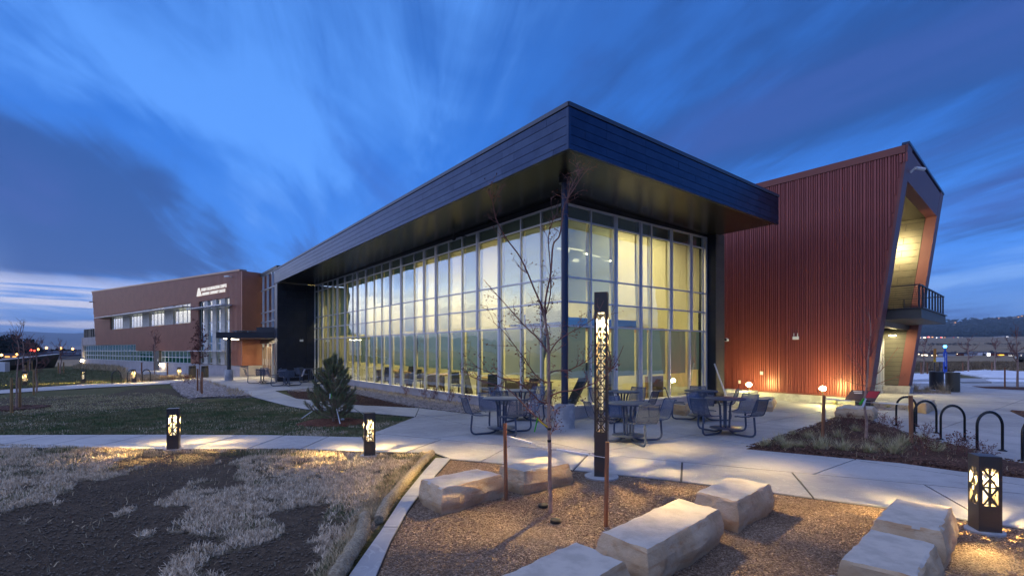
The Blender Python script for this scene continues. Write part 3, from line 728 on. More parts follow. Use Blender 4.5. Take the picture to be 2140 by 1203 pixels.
MB().box(6.3, 9.6, -0.30, 0.9, 0.0, 0.30).build('plinth', M['concrete_base'], hall)
# concrete sill wall
MB().box(-0.03, 0.16, -0.03, 21.33, -0.1, 0.285).build('sill_wall', M['concrete_wall'], hall)
MB().box(0.162, 6.61, -0.03, 0.16, -0.1, 0.285).build('sill_wall', M['concrete_wall'], hall)
MB().box(-0.06, 0.16, -0.06, 21.33, 0.287, 0.325).build('sill', M['alu'], hall)
MB().box(0.162, 6.61, -0.06, 0.16, 0.287, 0.325).build('sill', M['alu'], hall)
# mullions, transoms, glass, shades
ZR = [0.325, 2.43, 3.07, 3.71, 5.23, 5.62]
LX = [0.04, 0.93, 1.81, 2.80, 3.99, 4.97, 5.85, 6.70, 7.61, 8.48, 9.59, 10.65, 11.6, 12.45, 13.35, 14.43, 15.13, 16.15, 17.3, 18.1, 18.94, 19.8, 20.66, 21.33]
LFULL = {2.80, 9.59, 10.65, 16.15, 17.3}; LUP = {3.99, 6.70, 7.61, 13.35, 14.43, 19.8}
RX = [0.04, 0.97, 1.93, 3.04, 3.61, 4.56, 5.66, 6.42]
RFULL = {1.93, 3.04}; RUP = {4.56, 5.66}
def bx(side, a, b, o0, o1, z0, z1):
    """a..b along the facade, o0..o1 from outside (negative) to inside"""
    m = MB()
    return m.box(o0, o1, a, b, z0, z1) if side == 'L' else m.box(a, b, o0, o1, z0, z1)
rs = random.Random(11)
for side, XS, full, upp in (('L', LX, LFULL, LUP), ('R', RX, RFULL, RUP)):
    end = 21.33 if side == 'L' else 6.6
    for s in XS:
        thick = s in full or s in upp
        wd = 0.026
        bx(side, s-wd, s+wd, -0.022, 0.05, ZR[0], ZR[5]).build('mullion', M['alu'], hall)
        if thick:
            z0 = ZR[0] if s in full else ZR[1]+0.02
            bx(side, s+0.035, s+0.115, -0.034, 0.05, z0, ZR[5]).build('mullion_cover', M['alu'], hall)
    if side == 'R': bx(side, 6.54, 6.61, -0.05, 0.07, ZR[0], ZR[5]).build('mullion', M['alu'], hall)
    for z in ZR[1:5]:
        bx(side, 0.075, end, -0.018, 0.045, z-0.021, z+0.021).build('transom', M['alu'], hall)
    bx(side, 0.075, end, -0.034, 0.055, ZR[5]-0.045, ZR[5]).build('transom', M['alu'], hall)
    xs = XS+([] if side == 'L' else [6.58])
    for i in range(len(xs)-1):
        a, b = xs[i]+0.036, xs[i+1]-0.036
        if b-a < 0.12: continue
        for r in range(5):
            mm = bx(side, a, b, 0.004, 0.012, ZR[r]+0.03, ZR[r+1]-0.03)
            mm = MB().quad(*( [(0.008, a, ZR[r]+.02), (0.008, b, ZR[r]+.02), (0.008, b, ZR[r+1]-.02), (0.008, a, ZR[r+1]-.02)] if side == 'L' else [(a, 0.008, ZR[r]+.02), (b, 0.008, ZR[r]+.02), (b, 0.008, ZR[r+1]-.02), (a, 0.008, ZR[r+1]-.02)]))
            o = mm.build('pane', M['glass'], hall)
            # hand-set panes are never quite in one plane: the mirrored sky breaks from pane to pane
            c = Vector((0.008, (a+b)/2, (ZR[r]+ZR[r+1])/2)) if side == 'L' else Vector(((a+b)/2, 0.008, (ZR[r]+ZR[r+1])/2))
            me = o.data
            for v in me.vertices: v.co -= c
            o.location = c; o.rotation_euler = (rs.uniform(-.0025, .0025), rs.uniform(-.0025, .0025), rs.uniform(-.0025, .0025))
        # reveal behind every mullion: painted jamb, lit from the room
        bx(side, xs[i]-0.024, xs[i]+0.024, 0.052, 0.095, ZR[0], ZR[5]).build('jamb', M['alu_in'], hall)
        # head box of the shade
        bx(side, a, b, 0.07, 0.16, 5.22, 5.60).build('shade_box', M['head'], hall)
        # roller shades
        if side == 'L':
            drop = 2.55 if rs.random() < 0.8 else rs.choice((3.4, 3.9))
            if 12.0 < a < 13.0 or 9.6 < a < 10.8 or 18.3 < a < 19.8: drop = rs.choice((3.75, 4.3))
            low = {0: 1.0, 1: 1.0}.get(i, 1.04+0.012*i)
            gap = 0.02
        else:
            drop = 3.05; low = 1.05 if i < 6 else 1.15; gap = 0.02
        def cloth(z0, z1, m, off, nm):
            g1 = 0.05 if (b-a) > 0.7 else 0.025
            A, B = (a+0.02, b-g1)
            q = [(off, A, z0), (off, B, z0), (off, B, z1), (off, A, z1)] if side == 'L' else [(A, off, z0), (B, off, z0), (B, off, z1), (A, off, z1)]
            o = MB().quad(*q).build(nm, m, hall)
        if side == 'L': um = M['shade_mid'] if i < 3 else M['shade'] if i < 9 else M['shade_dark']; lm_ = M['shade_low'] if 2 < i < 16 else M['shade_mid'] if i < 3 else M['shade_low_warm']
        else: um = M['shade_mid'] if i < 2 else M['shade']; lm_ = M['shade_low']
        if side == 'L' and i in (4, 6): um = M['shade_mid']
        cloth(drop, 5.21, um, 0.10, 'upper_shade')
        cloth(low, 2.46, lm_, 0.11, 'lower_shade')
# inside: mezzanine edge, leaning columns, desk, benches
MB().box(0.9, 7.3, 3.2, 3.5, 2.55, 2.95).build('mezzanine_edge', M['blue_phone'], hall)
for k in range(14): MB().beam((1.0+0.42*k, 1.0, 2.50), (1.0+0.42*k, 3.2, 2.50), 0.05, 0.08).build('ceiling_slat', M['stake_pale'], hall)
for (a, b) in (((1.3, 1.2, 0.06), (1.6, 0.6, 1.4)), ((1.4, 3.2, 0.06), (1.4, 2.2, 2.5)), ((1.6, 7.0, .06), (1.6, 8.0, 2.5)), ((3.2, 1.0, .06), (2.4, 1.0, 2.5)), ((1.5, 12.0, .06), (1.5, 11.2, 2.5))):
    MB().beam(a, b, 0.22, 0.22).build('raking_column', M['steel'], hall)
MB().box(5.0, 5.9, 1.2, 1.3, 0.06, 0.9).build('counter', M['stake_pale'], hall)
for k, (zx, pts) in enumerate(((4.6, ((0.3, 0.6), (0.75, 0.6), (0.55, 0.42), (1.0, 0.3))), (4.55, ((1.2, 0.5), (1.9, 0.5))), (4.5, ((2.3, .4), (2.6, .55), (2.3, .7))))):
    for p, q in zip(pts[:-1], pts[1:]): MB().beam((p[0]+.1, p[1]+0.1, zx), (q[0]+.1, q[1]+0.1, zx-0.03), 0.035, 0.035).build('led_line', M['led'], hall)
tag(MB().lathe([(0.01, 0.0), (0.09, 0.01), (0.1, 0.05), (0.04, 0.09)], n=14).build('ceiling_spot', M['led']), 'round glowing ceiling lamp behind the glass right of the corner column', 'lamp').location = LW(0.9, 0.5, 4.25)
# steel column and its concrete foot
col = MB().tube([(-0.96, -1.0, 0.5), (-0.96, -1.0, 5.80)], 0.082, 20).build('column', M['column'], hall, True)
MB().lathe([(0.14, 5.66), (0.14, 5.80)], (-0.96, -1.0, 0), 20).build('collar', M['black'], col, True)
MB().lathe([(0.236, -0.02), (0.234, 0.02), (0.232, 0.52), (0.222, 0.545), (0.12, 0.552)], (-0.96, -1.0, 0), 36).build('concrete_foot', M['concrete_base'], col, True)

# desks and chairs just inside the long glass wall
def desk(x, y, lab):
    t = thing('desk', lab, 'desk', LW(x, y, 0.06), ANG, 'desks inside the glass wall')
    MB().box(-.4, .4, -.8, .8, .70, .74).build('desk_top', M['stake_pale'], t)
    for sx in (-.35, .35):
        for sy in (-.72, .72): MB().box(sx-.025, sx+.025, sy-.025, sy+.025, 0, .70).build('leg', M['steel'], t)
    MB().box(-.38, -.36, -.7, .7, .2, .68).build('front_panel', M['stake_pale'], t)
def dchair(x, y, lab, a=0):
    t = thing('desk_chair', lab, 'chair', LW(x, y, 0.06), ANG+a, 'chairs inside the glass wall')
    MB().box(-.22, .22, -.22, .22, .42, .47).build('seat', M['rubber'], t); MB().box(.19, .23, -.22, .22, .5, .92).build('backrest', M['rubber'], t)
    for sx in (-.2, .2):
        for sy in (-.2, .2): MB().tube([(sx, sy, 0), (sx*.9, sy*.9, .43)], .014, 6).build('leg', M['steel'], t)
for k, (x, y, lab) in enumerate(((1.4, 3.2, 'wooden desk inside the glass, nearest the corner'), (1.6, 5.2, 'wooden desk inside the glass, second from the corner'), (1.5, 8.9, 'wooden desk inside the glass, behind the dead shrubs'), (1.5, 12.0, 'wooden desk inside the glass, above the rock bed end'), (1.6, 14.4, 'wooden desk inside the glass, seen right of the little pine'))): desk(x, y, lab)
for k, (x, y, lab, a) in enumerate(((.75, 4.4, 'black chair inside the glass between two desks nearest the corner', .4), (.8, 6.4, 'black chair inside the glass beside a raking column', 2.0), (.8, 9.9, 'black chair inside the glass in the middle of the long wall', 1.0), (.8, 11.0, 'black chair inside the glass by the middle desk', 2.6), (.8, 13.2, 'black chair inside the glass near the little pine', .2))): dchair(x, y, lab, a)

# ================================================================== THE RED HALL
RO = LW(9.69, 0)
red = thing('red_hall', 'rust red ribbed metal hall with a leaning end frame and a balcony', 'building', RO, ANG)
RT = 8.0
def yedge(z): return -3.70-1.06*z/RT
# ribbed long wall
YB = 9.0
MB().add([(0.0, yedge(0.27), 0.27), (0.0, YB, 0.27), (0.0, YB, RT-0.22), (0.0, yedge(RT-.22), RT-0.22), (0.2, yedge(0.27), 0.27), (0.2, YB, 0.27), (0.2, YB, RT-0.22), (0.2, yedge(RT-.22), RT-0.22)],
         [(0, 1, 2, 3), (4, 5, 6, 7), (0, 1, 5, 4), (1, 2, 6, 5), (2, 3, 7, 6), (3, 0, 4, 7)]).build('wall', M['red_back'], red)
rr = random.Random(5); y = 2.6; k = 0
def rib(y0, y1, dep):
    ym = (y0+y1)/2; z0 = 0.30; s = 0.008
    if ym < yedge(0.3)+0.06: z0 = min(RT-0.5, (-3.70+0.03-y0)/1.06*RT+0.30)
    if z0 > RT-0.4: return
    MB().hexa([(0.001, y0, z0), (-dep, y0+s, z0), (-dep, y1-s, z0), (0.001, y1, z0)], [(0.001, y0, RT-0.235), (-dep, y0+s, RT-0.235), (-dep, y1-s, RT-0.235), (0.001, y1, RT-0.235)]).build('rib', M['red'], red)
PAT = (0.055, 0.055, 0.040, 0.055, 0.075, 0.040, 0.055, 0.040, 0.075)
while y > -4.75:
    wd = PAT[k % 9]; rib(y-wd, y, 0.034 if wd > 0.045 else 0.027); y -= wd+(0.016 if k % 4 else 0.028); k += 1
MB().box(-0.055, 0.22, yedge(RT)+.02, YB, RT-0.225, RT).build('roof_trim', M['red_flat'], red)
MB().box(-0.04, 0.22, yedge(0.27)+0.03, YB, 0.255, 0.298).build('base_trim', M['red_flat'], red)
MB().box(-0.08, 0.25, -3.66, YB, -0.1, 0.25).build('concrete_base', M['concrete_base'], red)
# end frame: leaning plane; q runs along it, frame coordinates to hall coordinates
WXD, WYD = 0.9956, 0.0957
def EF(q, z, dep=0.0): return (q*WXD-dep*WYD, yedge(z)+q*WYD+dep*WXD, z)
QW = 7.41; ZO = 7.08
def eframe(q0, q1, z0, z1, d0, d1, qa=None, qb=None):
    """box in the leaning plane; qa/qb: q range at the top if different"""
    qa = q0 if qa is None else qa; qb = q1 if qb is None else qb
    return MB().hexa([EF(q0, z0, d0), EF(q1, z0, d0), EF(q1, z0, d1), EF(q0, z0, d1)], [EF(qa, z1, d0), EF(qb, z1, d0), EF(qb, z1, d1), EF(qa, z1, d1)])
eframe(-0.02, 0.62, 0.0, RT+.02, -0.05, 0.02).build('frame_leg', M['portal'], red)
eframe(6.68, QW, 0.33, RT+.02, -0.05, 0.30).build('frame_leg', M['portal'], red)
for k in range(13):
    a = 0.624+(6.676-0.624)*k/13; b = 0.624+(6.676-0.624)*(k+1)/13
    eframe(a+.003, b-.003, ZO, RT-.06, -0.045, 0.30).build('frame_panel', M['portal'], red)
eframe(-0.02, QW+.03, RT+.022, RT+.09, -0.07, 0.12).build('roof_trim', M['fascia_b'], red)
MB().hexa([EF(6.6, -0.1, -0.10), EF(QW+.06, -0.1, -0.10), EF(QW+.06, -0.1, 1.3), EF(6.6, -0.1, 1.3)], [EF(6.6, 0.32, -0.12), EF(QW+.06, 0.32, -0.12), EF(QW+.06, 0.32, 1.3), EF(6.6, 0.32, 1.3)]).build('concrete_base', M['concrete_base'], red)
# roof and hidden sides
MB().prism([(0.2, -4.2), (QW, -3.6), (QW+.2, YB), (0.2, YB)], RT-0.3, RT-0.05).build('roof', M['black'], red)
MB().prism([(QW-.1, -2.7), (QW+.1, -2.7), (QW+.1, YB), (QW-.1, YB)], 0.0, RT-.3).build('wall', M['red_back'], red)
MB().box(0.2, QW, YB-.1, YB, 0, RT-.3).build('wall', M['red_back'], red)
# recess: upper side wall of metal shingles, ceiling, back wall; lower side wall of boards
def sidewall(z0, z1, y0, y1, m, name, q=6.68, th=0.03, proud=0.0):
    """piece on the right return wall, facing left; y measured back from the leaning plane"""
    a = EF(q-proud, z0, y0); b = EF(q-proud, z0, y1); c = EF(q-proud, z1, y1); d = EF(q-proud, z1, y0)
    o = (th, 0, 0)
    MB().add([a, b, c, d]+[(p[0]+th, p[1], p[2]) for p in (a, b, c, d)], [(0, 1, 2, 3), (4, 5, 6, 7), (0, 1, 5, 4), (1, 2, 6, 5), (2, 3, 7, 6), (3, 0, 4, 7)]).build(name, m, red)
sidewall(0.33, ZO, 0.305, 4.5, M['black'], 'recess_wall', 6.72, 0.05)
rz = 3.15; r = 0
while rz < ZO-0.02:
    e = min(rz+0.27, ZO-0.005); s = 0.31-(0.6 if r % 2 else 0.0)
    while s < 3.4:
        a = max(0.31, s)
        if s+1.18 > a+0.05: sidewall(rz+.007, e-.007, a+.007, min(3.4, s+1.18)-.007, M['bronze'], 'shingle', 6.70, 0.012, rr.uniform(0.0, 0.03))
        s += 1.18
    rz = e; r += 1
rz = 0.36
while rz < 2.62:
    e = min(rz+0.19, 2.64); sidewall(rz+.006, e-.006, 0.31, 3.2, M['siding'], 'siding_board', 6.70, 0.016, 0.006); rz = e
MB().hexa([EF(0.55, ZO-.002, 0.30), EF(6.72, ZO-.002, 0.30), (6.75, -0.6, ZO-.002), (0.4, -0.6, ZO-.002)], [EF(0.55, ZO+.05, 0.30), EF(6.72, ZO+.05, 0.30), (6.75, -0.6, ZO+.05), (0.4, -0.6, ZO+.05)]).build('recess_ceiling', M['soffit'], red)
MB().box(0.3, 6.75, -0.62, -0.5, 3.0, ZO).build('back_wall', M['cream'], red)
MB().hexa([(0.3, -3.0, 2.70), (6.72, -2.6, 2.70), (6.72, -0.4, 2.70), (0.3, -0.4, 2.70)], [(0.3, -3.0, 3.05), (6.72, -2.6, 3.05), (6.72, -0.4, 3.05), (0.3, -0.4, 3.05)]).build('floor_slab', M['siding'], red)
MB().hexa([EF(0.85, 2.62, 0.25), EF(6.68, 2.62, 0.25), EF(6.68, 2.62, 0.5), EF(0.85, 2.62, 0.5)], [EF(0.85, 2.8, 0.25), EF(6.68, 2.8, 0.25), EF(6.68, 2.8, 0.5), EF(0.85, 2.8, 0.5)]).build('porch_beam', M['bronze'], red)
# storefront doors, a little behind the foot of the frame
def DF(q, z, dep=0.0): return (q*WXD-dep*WYD, -3.70+0.78+q*WYD+dep*WXD, z)
def dbox(q0, q1, z0, z1, d0, d1): return MB().hexa([DF(q0, z0, d0), DF(q1, z0, d0), DF(q1, z0, d1), DF(q0, z0, d1)], [DF(q0, z1, d0), DF(q1, z1, d0), DF(q1, z1, d1), DF(q0, z1, d1)])
dbox(0.28, 6.68, 2.28, 2.62, -0.02, 0.10).build('door_head', M['cream'], red)
dbox(0.28, 6.68, 2.22, 2.277, -0.04, 0.08).build('storefront_frame', M['alu'], red)
dbox(0.28, 6.68, 0.0, 0.09, -0.03, 0.07).build('storefront_frame', M['alu'], red)
qs = [0.33, 0.75, 1.5, 2.2, 2.9, 3.6, 4.3, 5.0, 5.7, 6.2, 6.62]
for i, q in enumerate(qs):
    dbox(q-0.04, q+0.04, 0.092, 2.218, -0.05, 0.07).build('storefront_post', M['alu'], red)
    if i < len(qs)-1:
        d = dbox(q+0.042, qs[i+1]-0.042, 0.092, 2.218, 0.0, 0.012).build('storefront_pane', M['glass'], red)
        if 3 <= i <= 8:
            MB().tube([DF(q+0.12, 0.75, -0.07), DF(q+0.12, 1.25, -0.07)], 0.014, 8).build('door_handle', M['alu'], d)
MB().hexa([DF(.6, 0.0, 2.2), DF(6.7, 0.0, 2.2), DF(6.7, 0.0, 2.4), DF(.6, 0.0, 2.4)], [DF(.6, 2.6, 2.2), DF(6.7, 2.6, 2.2), DF(6.7, 2.6, 2.4), DF(.6, 2.6, 2.4)]).build('lobby_wall', M['cream'], red)
# balcony
BQ0, BQ1 = 1.02, 6.45
def BA(q, f, z): return (q*WXD-f*WYD*0-0.0, -4.98+q*WYD+f, z)
bz = 3.12
MB().hexa([BA(BQ0, 0, 2.80), BA(BQ1, 0, 2.80), BA(BQ1, 2.4, 2.80), BA(BQ0, 2.4, 2.80)], [BA(BQ0, 0, bz-.012), BA(BQ1, 0, bz-.012), BA(BQ1, 2.4, bz-.012), BA(BQ0, 2.4, bz-.012)]).build('balcony_slab', M['siding'], red)
MB().hexa([BA(BQ0-.05, -.05, bz-.01), BA(BQ1+.05, -.05, bz-.01), BA(BQ1+.05, 2.4, bz-.01), BA(BQ0-.05, 2.4, bz-.01)], [BA(BQ0-.05, -.05, bz+.022), BA(BQ1+.05, -.05, bz+.022), BA(BQ1+.05, 2.4, bz+.022), BA(BQ0-.05, 2.4, bz+.022)]).build('balcony_deck', M['steel'], red)
rl = bz+.74
MB().beam(BA(BQ0+.06, .06, rl), BA(BQ1-.06, .06, rl), 0.06, 0.035).build('top_rail', M['steel'], red)
MB().beam(BA(BQ0+.06, .03, rl), BA(BQ0+.06, 1.5, rl), 0.06, 0.035).build('top_rail', M['steel'], red)
MB().beam(BA(BQ1-.06, .03, rl), BA(BQ1-.06, 1.5, rl), 0.06, 0.035).build('top_rail', M['steel'], red)
for k in range(9):
    q = BQ0+.07+(BQ1-BQ0-.14)*k/8
    MB().beam(BA(q, .07, bz+.022), BA(q, .07, rl-.01), 0.022, 0.05).build('rail_post', M['steel'], red)
for q in (BQ0+.07, BQ1-.07): MB().beam(BA(q, 1.3, bz+.022), BA(q, 1.3, rl-.01), 0.05, 0.03).build('rail_post', M['steel'], red)
for k in range(9):
    z = bz+.08+k*0.072
    MB().tube([BA(BQ0+.09, .04, z), BA(BQ1-.09, .04, z)], 0.0028, 5).build('rail_cable', M['steel'], red)
    MB().tube([BA(BQ0+.06, .06, z), BA(BQ0+.06, 1.4, z)], 0.008, 5).build('rail_cable', M['steel'], red)
def red_w(p): return RO+Vector((UX*p[0]-UY*p[1], UY*p[0]+UX*p[1], p[2]))
# lamps of the porch: two wall lamps on the board wall under the balcony, one above it
for y0, nm in ((0.75, 'lit wall lamp over the board wall, nearer the frame leg'), (1.35, 'lit wall lamp over the board wall, nearer the glass doors')):
    p = red_w(EF(6.60, 2.42, y0)); t = thing('wall_lamp', nm, 'lamp', p, ANG, 'lamps under the balcony')
    MB().box(-0.05, 0.05, -0.12, 0.12, 0.0, 0.05).build('housing', M['siding'], t)
    MB().box(-0.04, 0.04, -0.11, 0.11, -0.035, -0.002).build('lens', emis('porch_lens', (1.0, 0.84, 0.45), 20.0), t)
area('porch_lamp', red_w(EF(5.6, 2.55, 1.0)), 0.9, 110, WARM)
area('porch_lamp', red_w(EF(2.5, 2.55, 1.3)), 0.9, 80, WARM)
area('recess_lamp', red_w(EF(4.4, 6.2, 1.4)), 0.9, 85, WARM, (0, R(-55), ANG))
area('recess_lamp', red_w(EF(4.0, 6.9, 1.6)), 1.2, 22, WARM)
area('lobby_lamp', red_w(DF(3.0, 2.5, 1.3)), 2.0, 60, WARM)

# round lamps on thin stems in front of the red wall
for y0, nm in ((-0.37, 'lit round lamp on a stem before the red wall, nearer the dark pier'), (-2.79, 'lit round lamp on a stem before the red wall, nearer the leaning frame')):
    p = red_w((-0.9, y0, 0.0)); t = thing('garden_lamp', nm, 'lamp', p, ANG, 'round lamps before the red wall')
    st = MB(); st.tube([(0, 0, 0), (0, 0, 0.50)], 0.018, 8); st.lathe([(0.07, 0.0), (0.07, 0.012), (0.02, 0.02)], n=14); st.build('stem', M['bronze'], t)
    MB().lathe([(0.005, 0.49), (0.05, 0.50), (0.085, 0.535), (0.09, 0.56), (0.085, 0.585), (0.05, 0.62), (0.005, 0.635)], n=16).build('globe', M['globe'], t, True)
# small fittings on the walls
def fitting(name, label, cat, p, rz, parts, group=None):
    t = thing(name, label, cat, p, rz, group)
    for nm, m, f in parts: f(MB()).build(nm, M[m], t)
    return t
def antenna_box(p, rz, label):
    fitting('antenna_box', label, 'antenna', p, rz, [('case', 'white', lambda b: b.box(-0.05, 0, -0.10, 0.10, -0.055, 0.055)),
            ('antenna', 'white', lambda b: b.tube([(-0.03, -0.06, 0.055), (-0.03, -0.06, 0.17)], 0.014, 8)), ('antenna', 'white', lambda b: b.tube([(-0.03, 0.06, 0.055), (-0.03, 0.06, 0.17)], 0.014, 8))], 'antenna boxes')
antenna_box(red_w((-0.05, -1.62, 2.22)), ANG, 'white wall box with two stub antennas on the red ribbed wall')
antenna_box(LW(-0.75, 21.32, 2.35), ANG-R(90), 'white wall box with two stub antennas on the dark end wall')
fitting('security_camera', 'white bullet camera high on the leaning frame beam', 'camera', red_w(EF(0.75, 7.45, -0.05)), ANG, [('bracket', 'white', lambda b: b.beam((0, 0, -.10), (0.0, -0.14, 0.02), 0.05, 0.05)), ('camera_body', 'white', lambda b: b.tube([(0.0, -0.14, 0.0), (0.36, -0.26, 0.01)], [0.05, 0.055], 10))])
fitting('dome_camera', 'round wall camera on the red wall beside the dark pier', 'camera', red_w((-0.05, 0.95, 2.2)), ANG, [('dome', 'white', lambda b: b.lathe([(0.01, 0), (0.07, 0.01), (0.085, 0.05), (0.07, 0.11), (0.01, 0.14)], (0, 0, -.07), 14)), ('lens', 'rubber', lambda b: b.tube([(-0.06, 0, 0), (-0.09, 0, 0)], 0.05, 12))])
fitting('dome_camera', 'dark dome camera hung under the long soffit', 'camera', LW(-0.5, 4.7, 5.45), ANG, [('stem', 'steel', lambda b: b.tube([(0, 0, 0.08), (0, 0, 0.36)], 0.02, 8)), ('arm', 'steel', lambda b: b.beam((0, 0, .1), (0.5, 0, .12), .03, .03)), ('dome', 'rubber', lambda b: b.lathe([(0.01, -.08), (0.06, -.05), (0.08, 0.02), (0.06, 0.09), (0.01, 0.1)], (0, 0, 0), 14))])
fitting('outlet_box', 'small pale outlet box on the red wall left of the lamp', 'outlet', red_w((-0.05, 0.42, 0.58)), ANG, [('cover', 'white', lambda b: b.box(-0.03, 0, -0.04, 0.04, -0.06, 0.06))])
fitting('outlet_box', 'small square steel box on the red wall right of the lamp', 'outlet', red_w((-0.05, -0.42, 0.95)), ANG, [('cover', 'alu', lambda b: b.box(-0.03, 0, -0.055, 0.055, -0.06, 0.06))])
fitting('leaning_pole', 'pale pole leaning on the dark pier beside the last glass', 'pole', LW(6.52, -0.35, 0.0), ANG, [('shaft', 'white', lambda b: b.tube([(0.12, -0.35, 0.30), (-0.02, -0.02, 1.35)], 0.025, 8))])

# ================================================================== THE BROWN WING
WO = Vector((-18.56, 34.5, 0)); WANG = math.atan2(0.624, -0.781)
wing = thing('brown_wing', 'long brown ribbed metal wing with strip windows and a concrete base', 'building', WO, WANG)
def wtop(x): return 7.31+1.29*x/38.6
def xend(z): return 37.0+1.6*(z-2.46)/6.1
# openings (x0, x1, z0, z1)
VW = [(1.82, 2.6), (3.3, 4.05), (4.74, 5.62), (6.25, 7.08)]
BWN = [(9.0, 12.8), (15.0, 18.85), (20.9, 24.7), (27.06, 31.0)]
OPEN = [(1.75, 7.15, 0.74, 5.52), (8.9, 31.1, 3.95, 5.55), (9.0, 22.8, 0.7, 1.74), (22.8, 43.0, 0.7, 2.36)]
wall = MB(); ribs = MB(); back = MB()
x = 0.0
while x < 38.6:
    e = x+0.20; xm = x+0.10
    segs = [(0.735, wtop(xm)-0.12)]
    if xm > xend(2.5):
        z = 2.46+(xm-37.0)/1.6*6.1; segs = [(min(z, wtop(xm)-.2), wtop(xm)-0.12)]
    for (a, b, z0, z1) in OPEN:
        if a-0.15 < xm < b+0.15:
            ns = []
            for (s0, s1) in segs:
                if s1 <= z0 or s0 >= z1: ns.append((s0, s1)); continue
                if s0 < z0: ns.append((s0, z0))
                if s1 > z1: ns.append((z1, s1))
            segs = ns
    for (s0, s1) in segs:
        if s1-s0 < 0.02: continue
        wall.box(x, e, -0.25, 0.0, s0, s1)
        ribs.hexa([(x+.03, 0.001, s0), (x+.045, 0.035, s0), (x+.14, 0.035, s0), (x+.155, 0.001, s0)], [(x+.03, 0.001, s1), (x+.045, 0.035, s1), (x+.14, 0.035, s1), (x+.155, 0.001, s1)])
    x = e
wall.build('wall', M['brown'], wing); tag(ribs.build('rib', M['brown'], wing), kind='stuff')
MB().hexa([(-.04, -0.4, wtop(0)-.12), (38.65, -0.4, wtop(38.6)-.12), (38.65, 0.08, wtop(38.6)-.12), (-.04, 0.08, wtop(0)-.12)], [(-.04, -0.4, wtop(0)), (38.65, -0.4, wtop(38.6)), (38.65, 0.08, wtop(38.6)), (-.04, 0.08, wtop(0))]).build('roof_trim', mat('copper_trim', (0.42, 0.25, 0.17), 0.4, 0.4), wing)
MB().box(-0.05, 43.5, -0.4, 0.06, -0.1, 0.70).build('concrete_base', M['concrete_wall'], wing)
MB().hexa([(0.0, -12, 5.5), (38.5, -12, 5.5), (38.5, -0.4, 5.5), (0, -0.4, 5.5)], [(0.0, -12, 7.2), (38.5, -12, 8.4), (38.5, -0.4, 8.4), (0, -0.4, 7.2)]).build('roof', M['black'], wing)
# low concrete end with its crown of posts
MB().box(36.9, 43.5, -8, -0.02, 2.38, 3.3).build('low_block', M['concrete_wall'], wing)
MB().box(43.0, 43.5, -8, 0.02, 0.70, 3.3).build('low_block_wall', M['concrete_wall'], wing)
for k in range(6): MB().box(38.2+k*0.95, 38.2+k*0.95+(0.34 if k != 2 else 0.55), -0.5, -0.15, 3.3, 4.3).build('roof_post', M['siding'], wing)
# side face towards the glass hall
MB().box(-0.25, -0.003, -1.42, 0.0, 0.735, 7.18).build('side_wall', M['brown'], wing)
for k in range(5): MB().hexa([(0.0, -1.36+k*.28, .74), (0.04, -1.34+k*.28, .74), (0.04, -1.20+k*.28, .74), (0.0, -1.18+k*.28, .74)], [(0.0, -1.36+k*.28, 7.15), (0.04, -1.34+k*.28, 7.15), (0.04, -1.20+k*.28, 7.15), (0.0, -1.18+k*.28, 7.15)]).build('side_rib', M['brown'], wing)
MB().box(-0.3, 0.03, -1.42, -0.41, -0.1, 0.72).build('side_base', M['concrete_wall'], wing)
# windows: frame > pane, blind
blind_c = emis('lit_skyglow_blind', (0.90, 0.80, 0.55), 0.42); blind_t = emis('lit_teal_room', (0.08, 0.30, 0.32), 0.14)  # cream glow also stands for the bright sky mirrored in upper windows
def window(x0, x1, z0, z1, nx, zs, back_m, name='window', rec=0.12, tw=0.034, gm='glass'):
    f = MB()
    f.box(x0, x1, -rec-.05, -rec, z0, z0+tw*1.3); f.box(x0, x1, -rec-.05, -rec, z1-tw*1.3, z1)
    cols = [x0+(x1-x0)*k/nx for k in range(nx+1)]
    for k, c in enumerate(cols):
        a = max(x0, c-tw); b = min(x1, c+tw); f.box(a, b, -rec-.049, -rec+.001, z0+tw*1.3, z1-tw*1.3)
    rows = [z0]+zs+[z1]
    for z in zs: f.box(x0+tw, x1-tw, -rec-.048, -rec+.002, z-tw, z+tw)
    fr = f.build(name, M['alu'], wing)
    for a, b in zip(cols[:-1], cols[1:]):
        for c, d in zip(rows[:-1], rows[1:]):
            MB().quad((a+.01, -rec-.02, c+.01), (b-.01, -rec-.02, c+.01), (b-.01, -rec-.02, d-.01), (a+.01, -rec-.02, d-.01)).build('pane', M[gm], fr)
    MB().box(x0, x1, -rec-.32, -rec-.30, z0, z1).build('blind', back_m, fr)
for (a, b) in VW: window(a, b, 0.80, 5.50, 1, [1.74, 2.30, 3.2, 3.85], blind_c if a < 2 else emis('pale_lit_blind', (0.50, 0.62, 0.50), 0.22))
for (a, b) in zip([1.75]+[w[1] for w in VW], [w[0] for w in VW]+[7.15]):
    if b-a > 0.3:
        for r in range(12): MB().box(a+.005, b-.005, -0.25, -0.03, 0.74+r*0.398+.004, 0.74+(r+1)*0.398-.004).build('block_panel', M['blockwork'], wing)
    else: MB().box(a, b, -0.25, -0.03, 0.74, 5.52).build('window_reveal', M['siding'], wing)
for (a, b) in BWN: window(a, b, 4.0, 5.53, 4, [], blind_c)
for (a, b) in zip([8.9]+[w[1] for w in BWN], [w[0] for w in BWN]+[31.1]):
    if b-a < 0.3: MB().box(a, b, -0.25, -0.03, 3.95, 5.55).build('window_reveal', M['siding'], wing); continue
    for r in range(4):
        for c in range(2): MB().box(a+(b-a)*c/2+.006, a+(b-a)*(c+1)/2-.006, -0.25, -0.04, 3.95+r*.4+.005, 3.95+(r+1)*.4-.005).build('block_panel', M['blockwork'], wing)
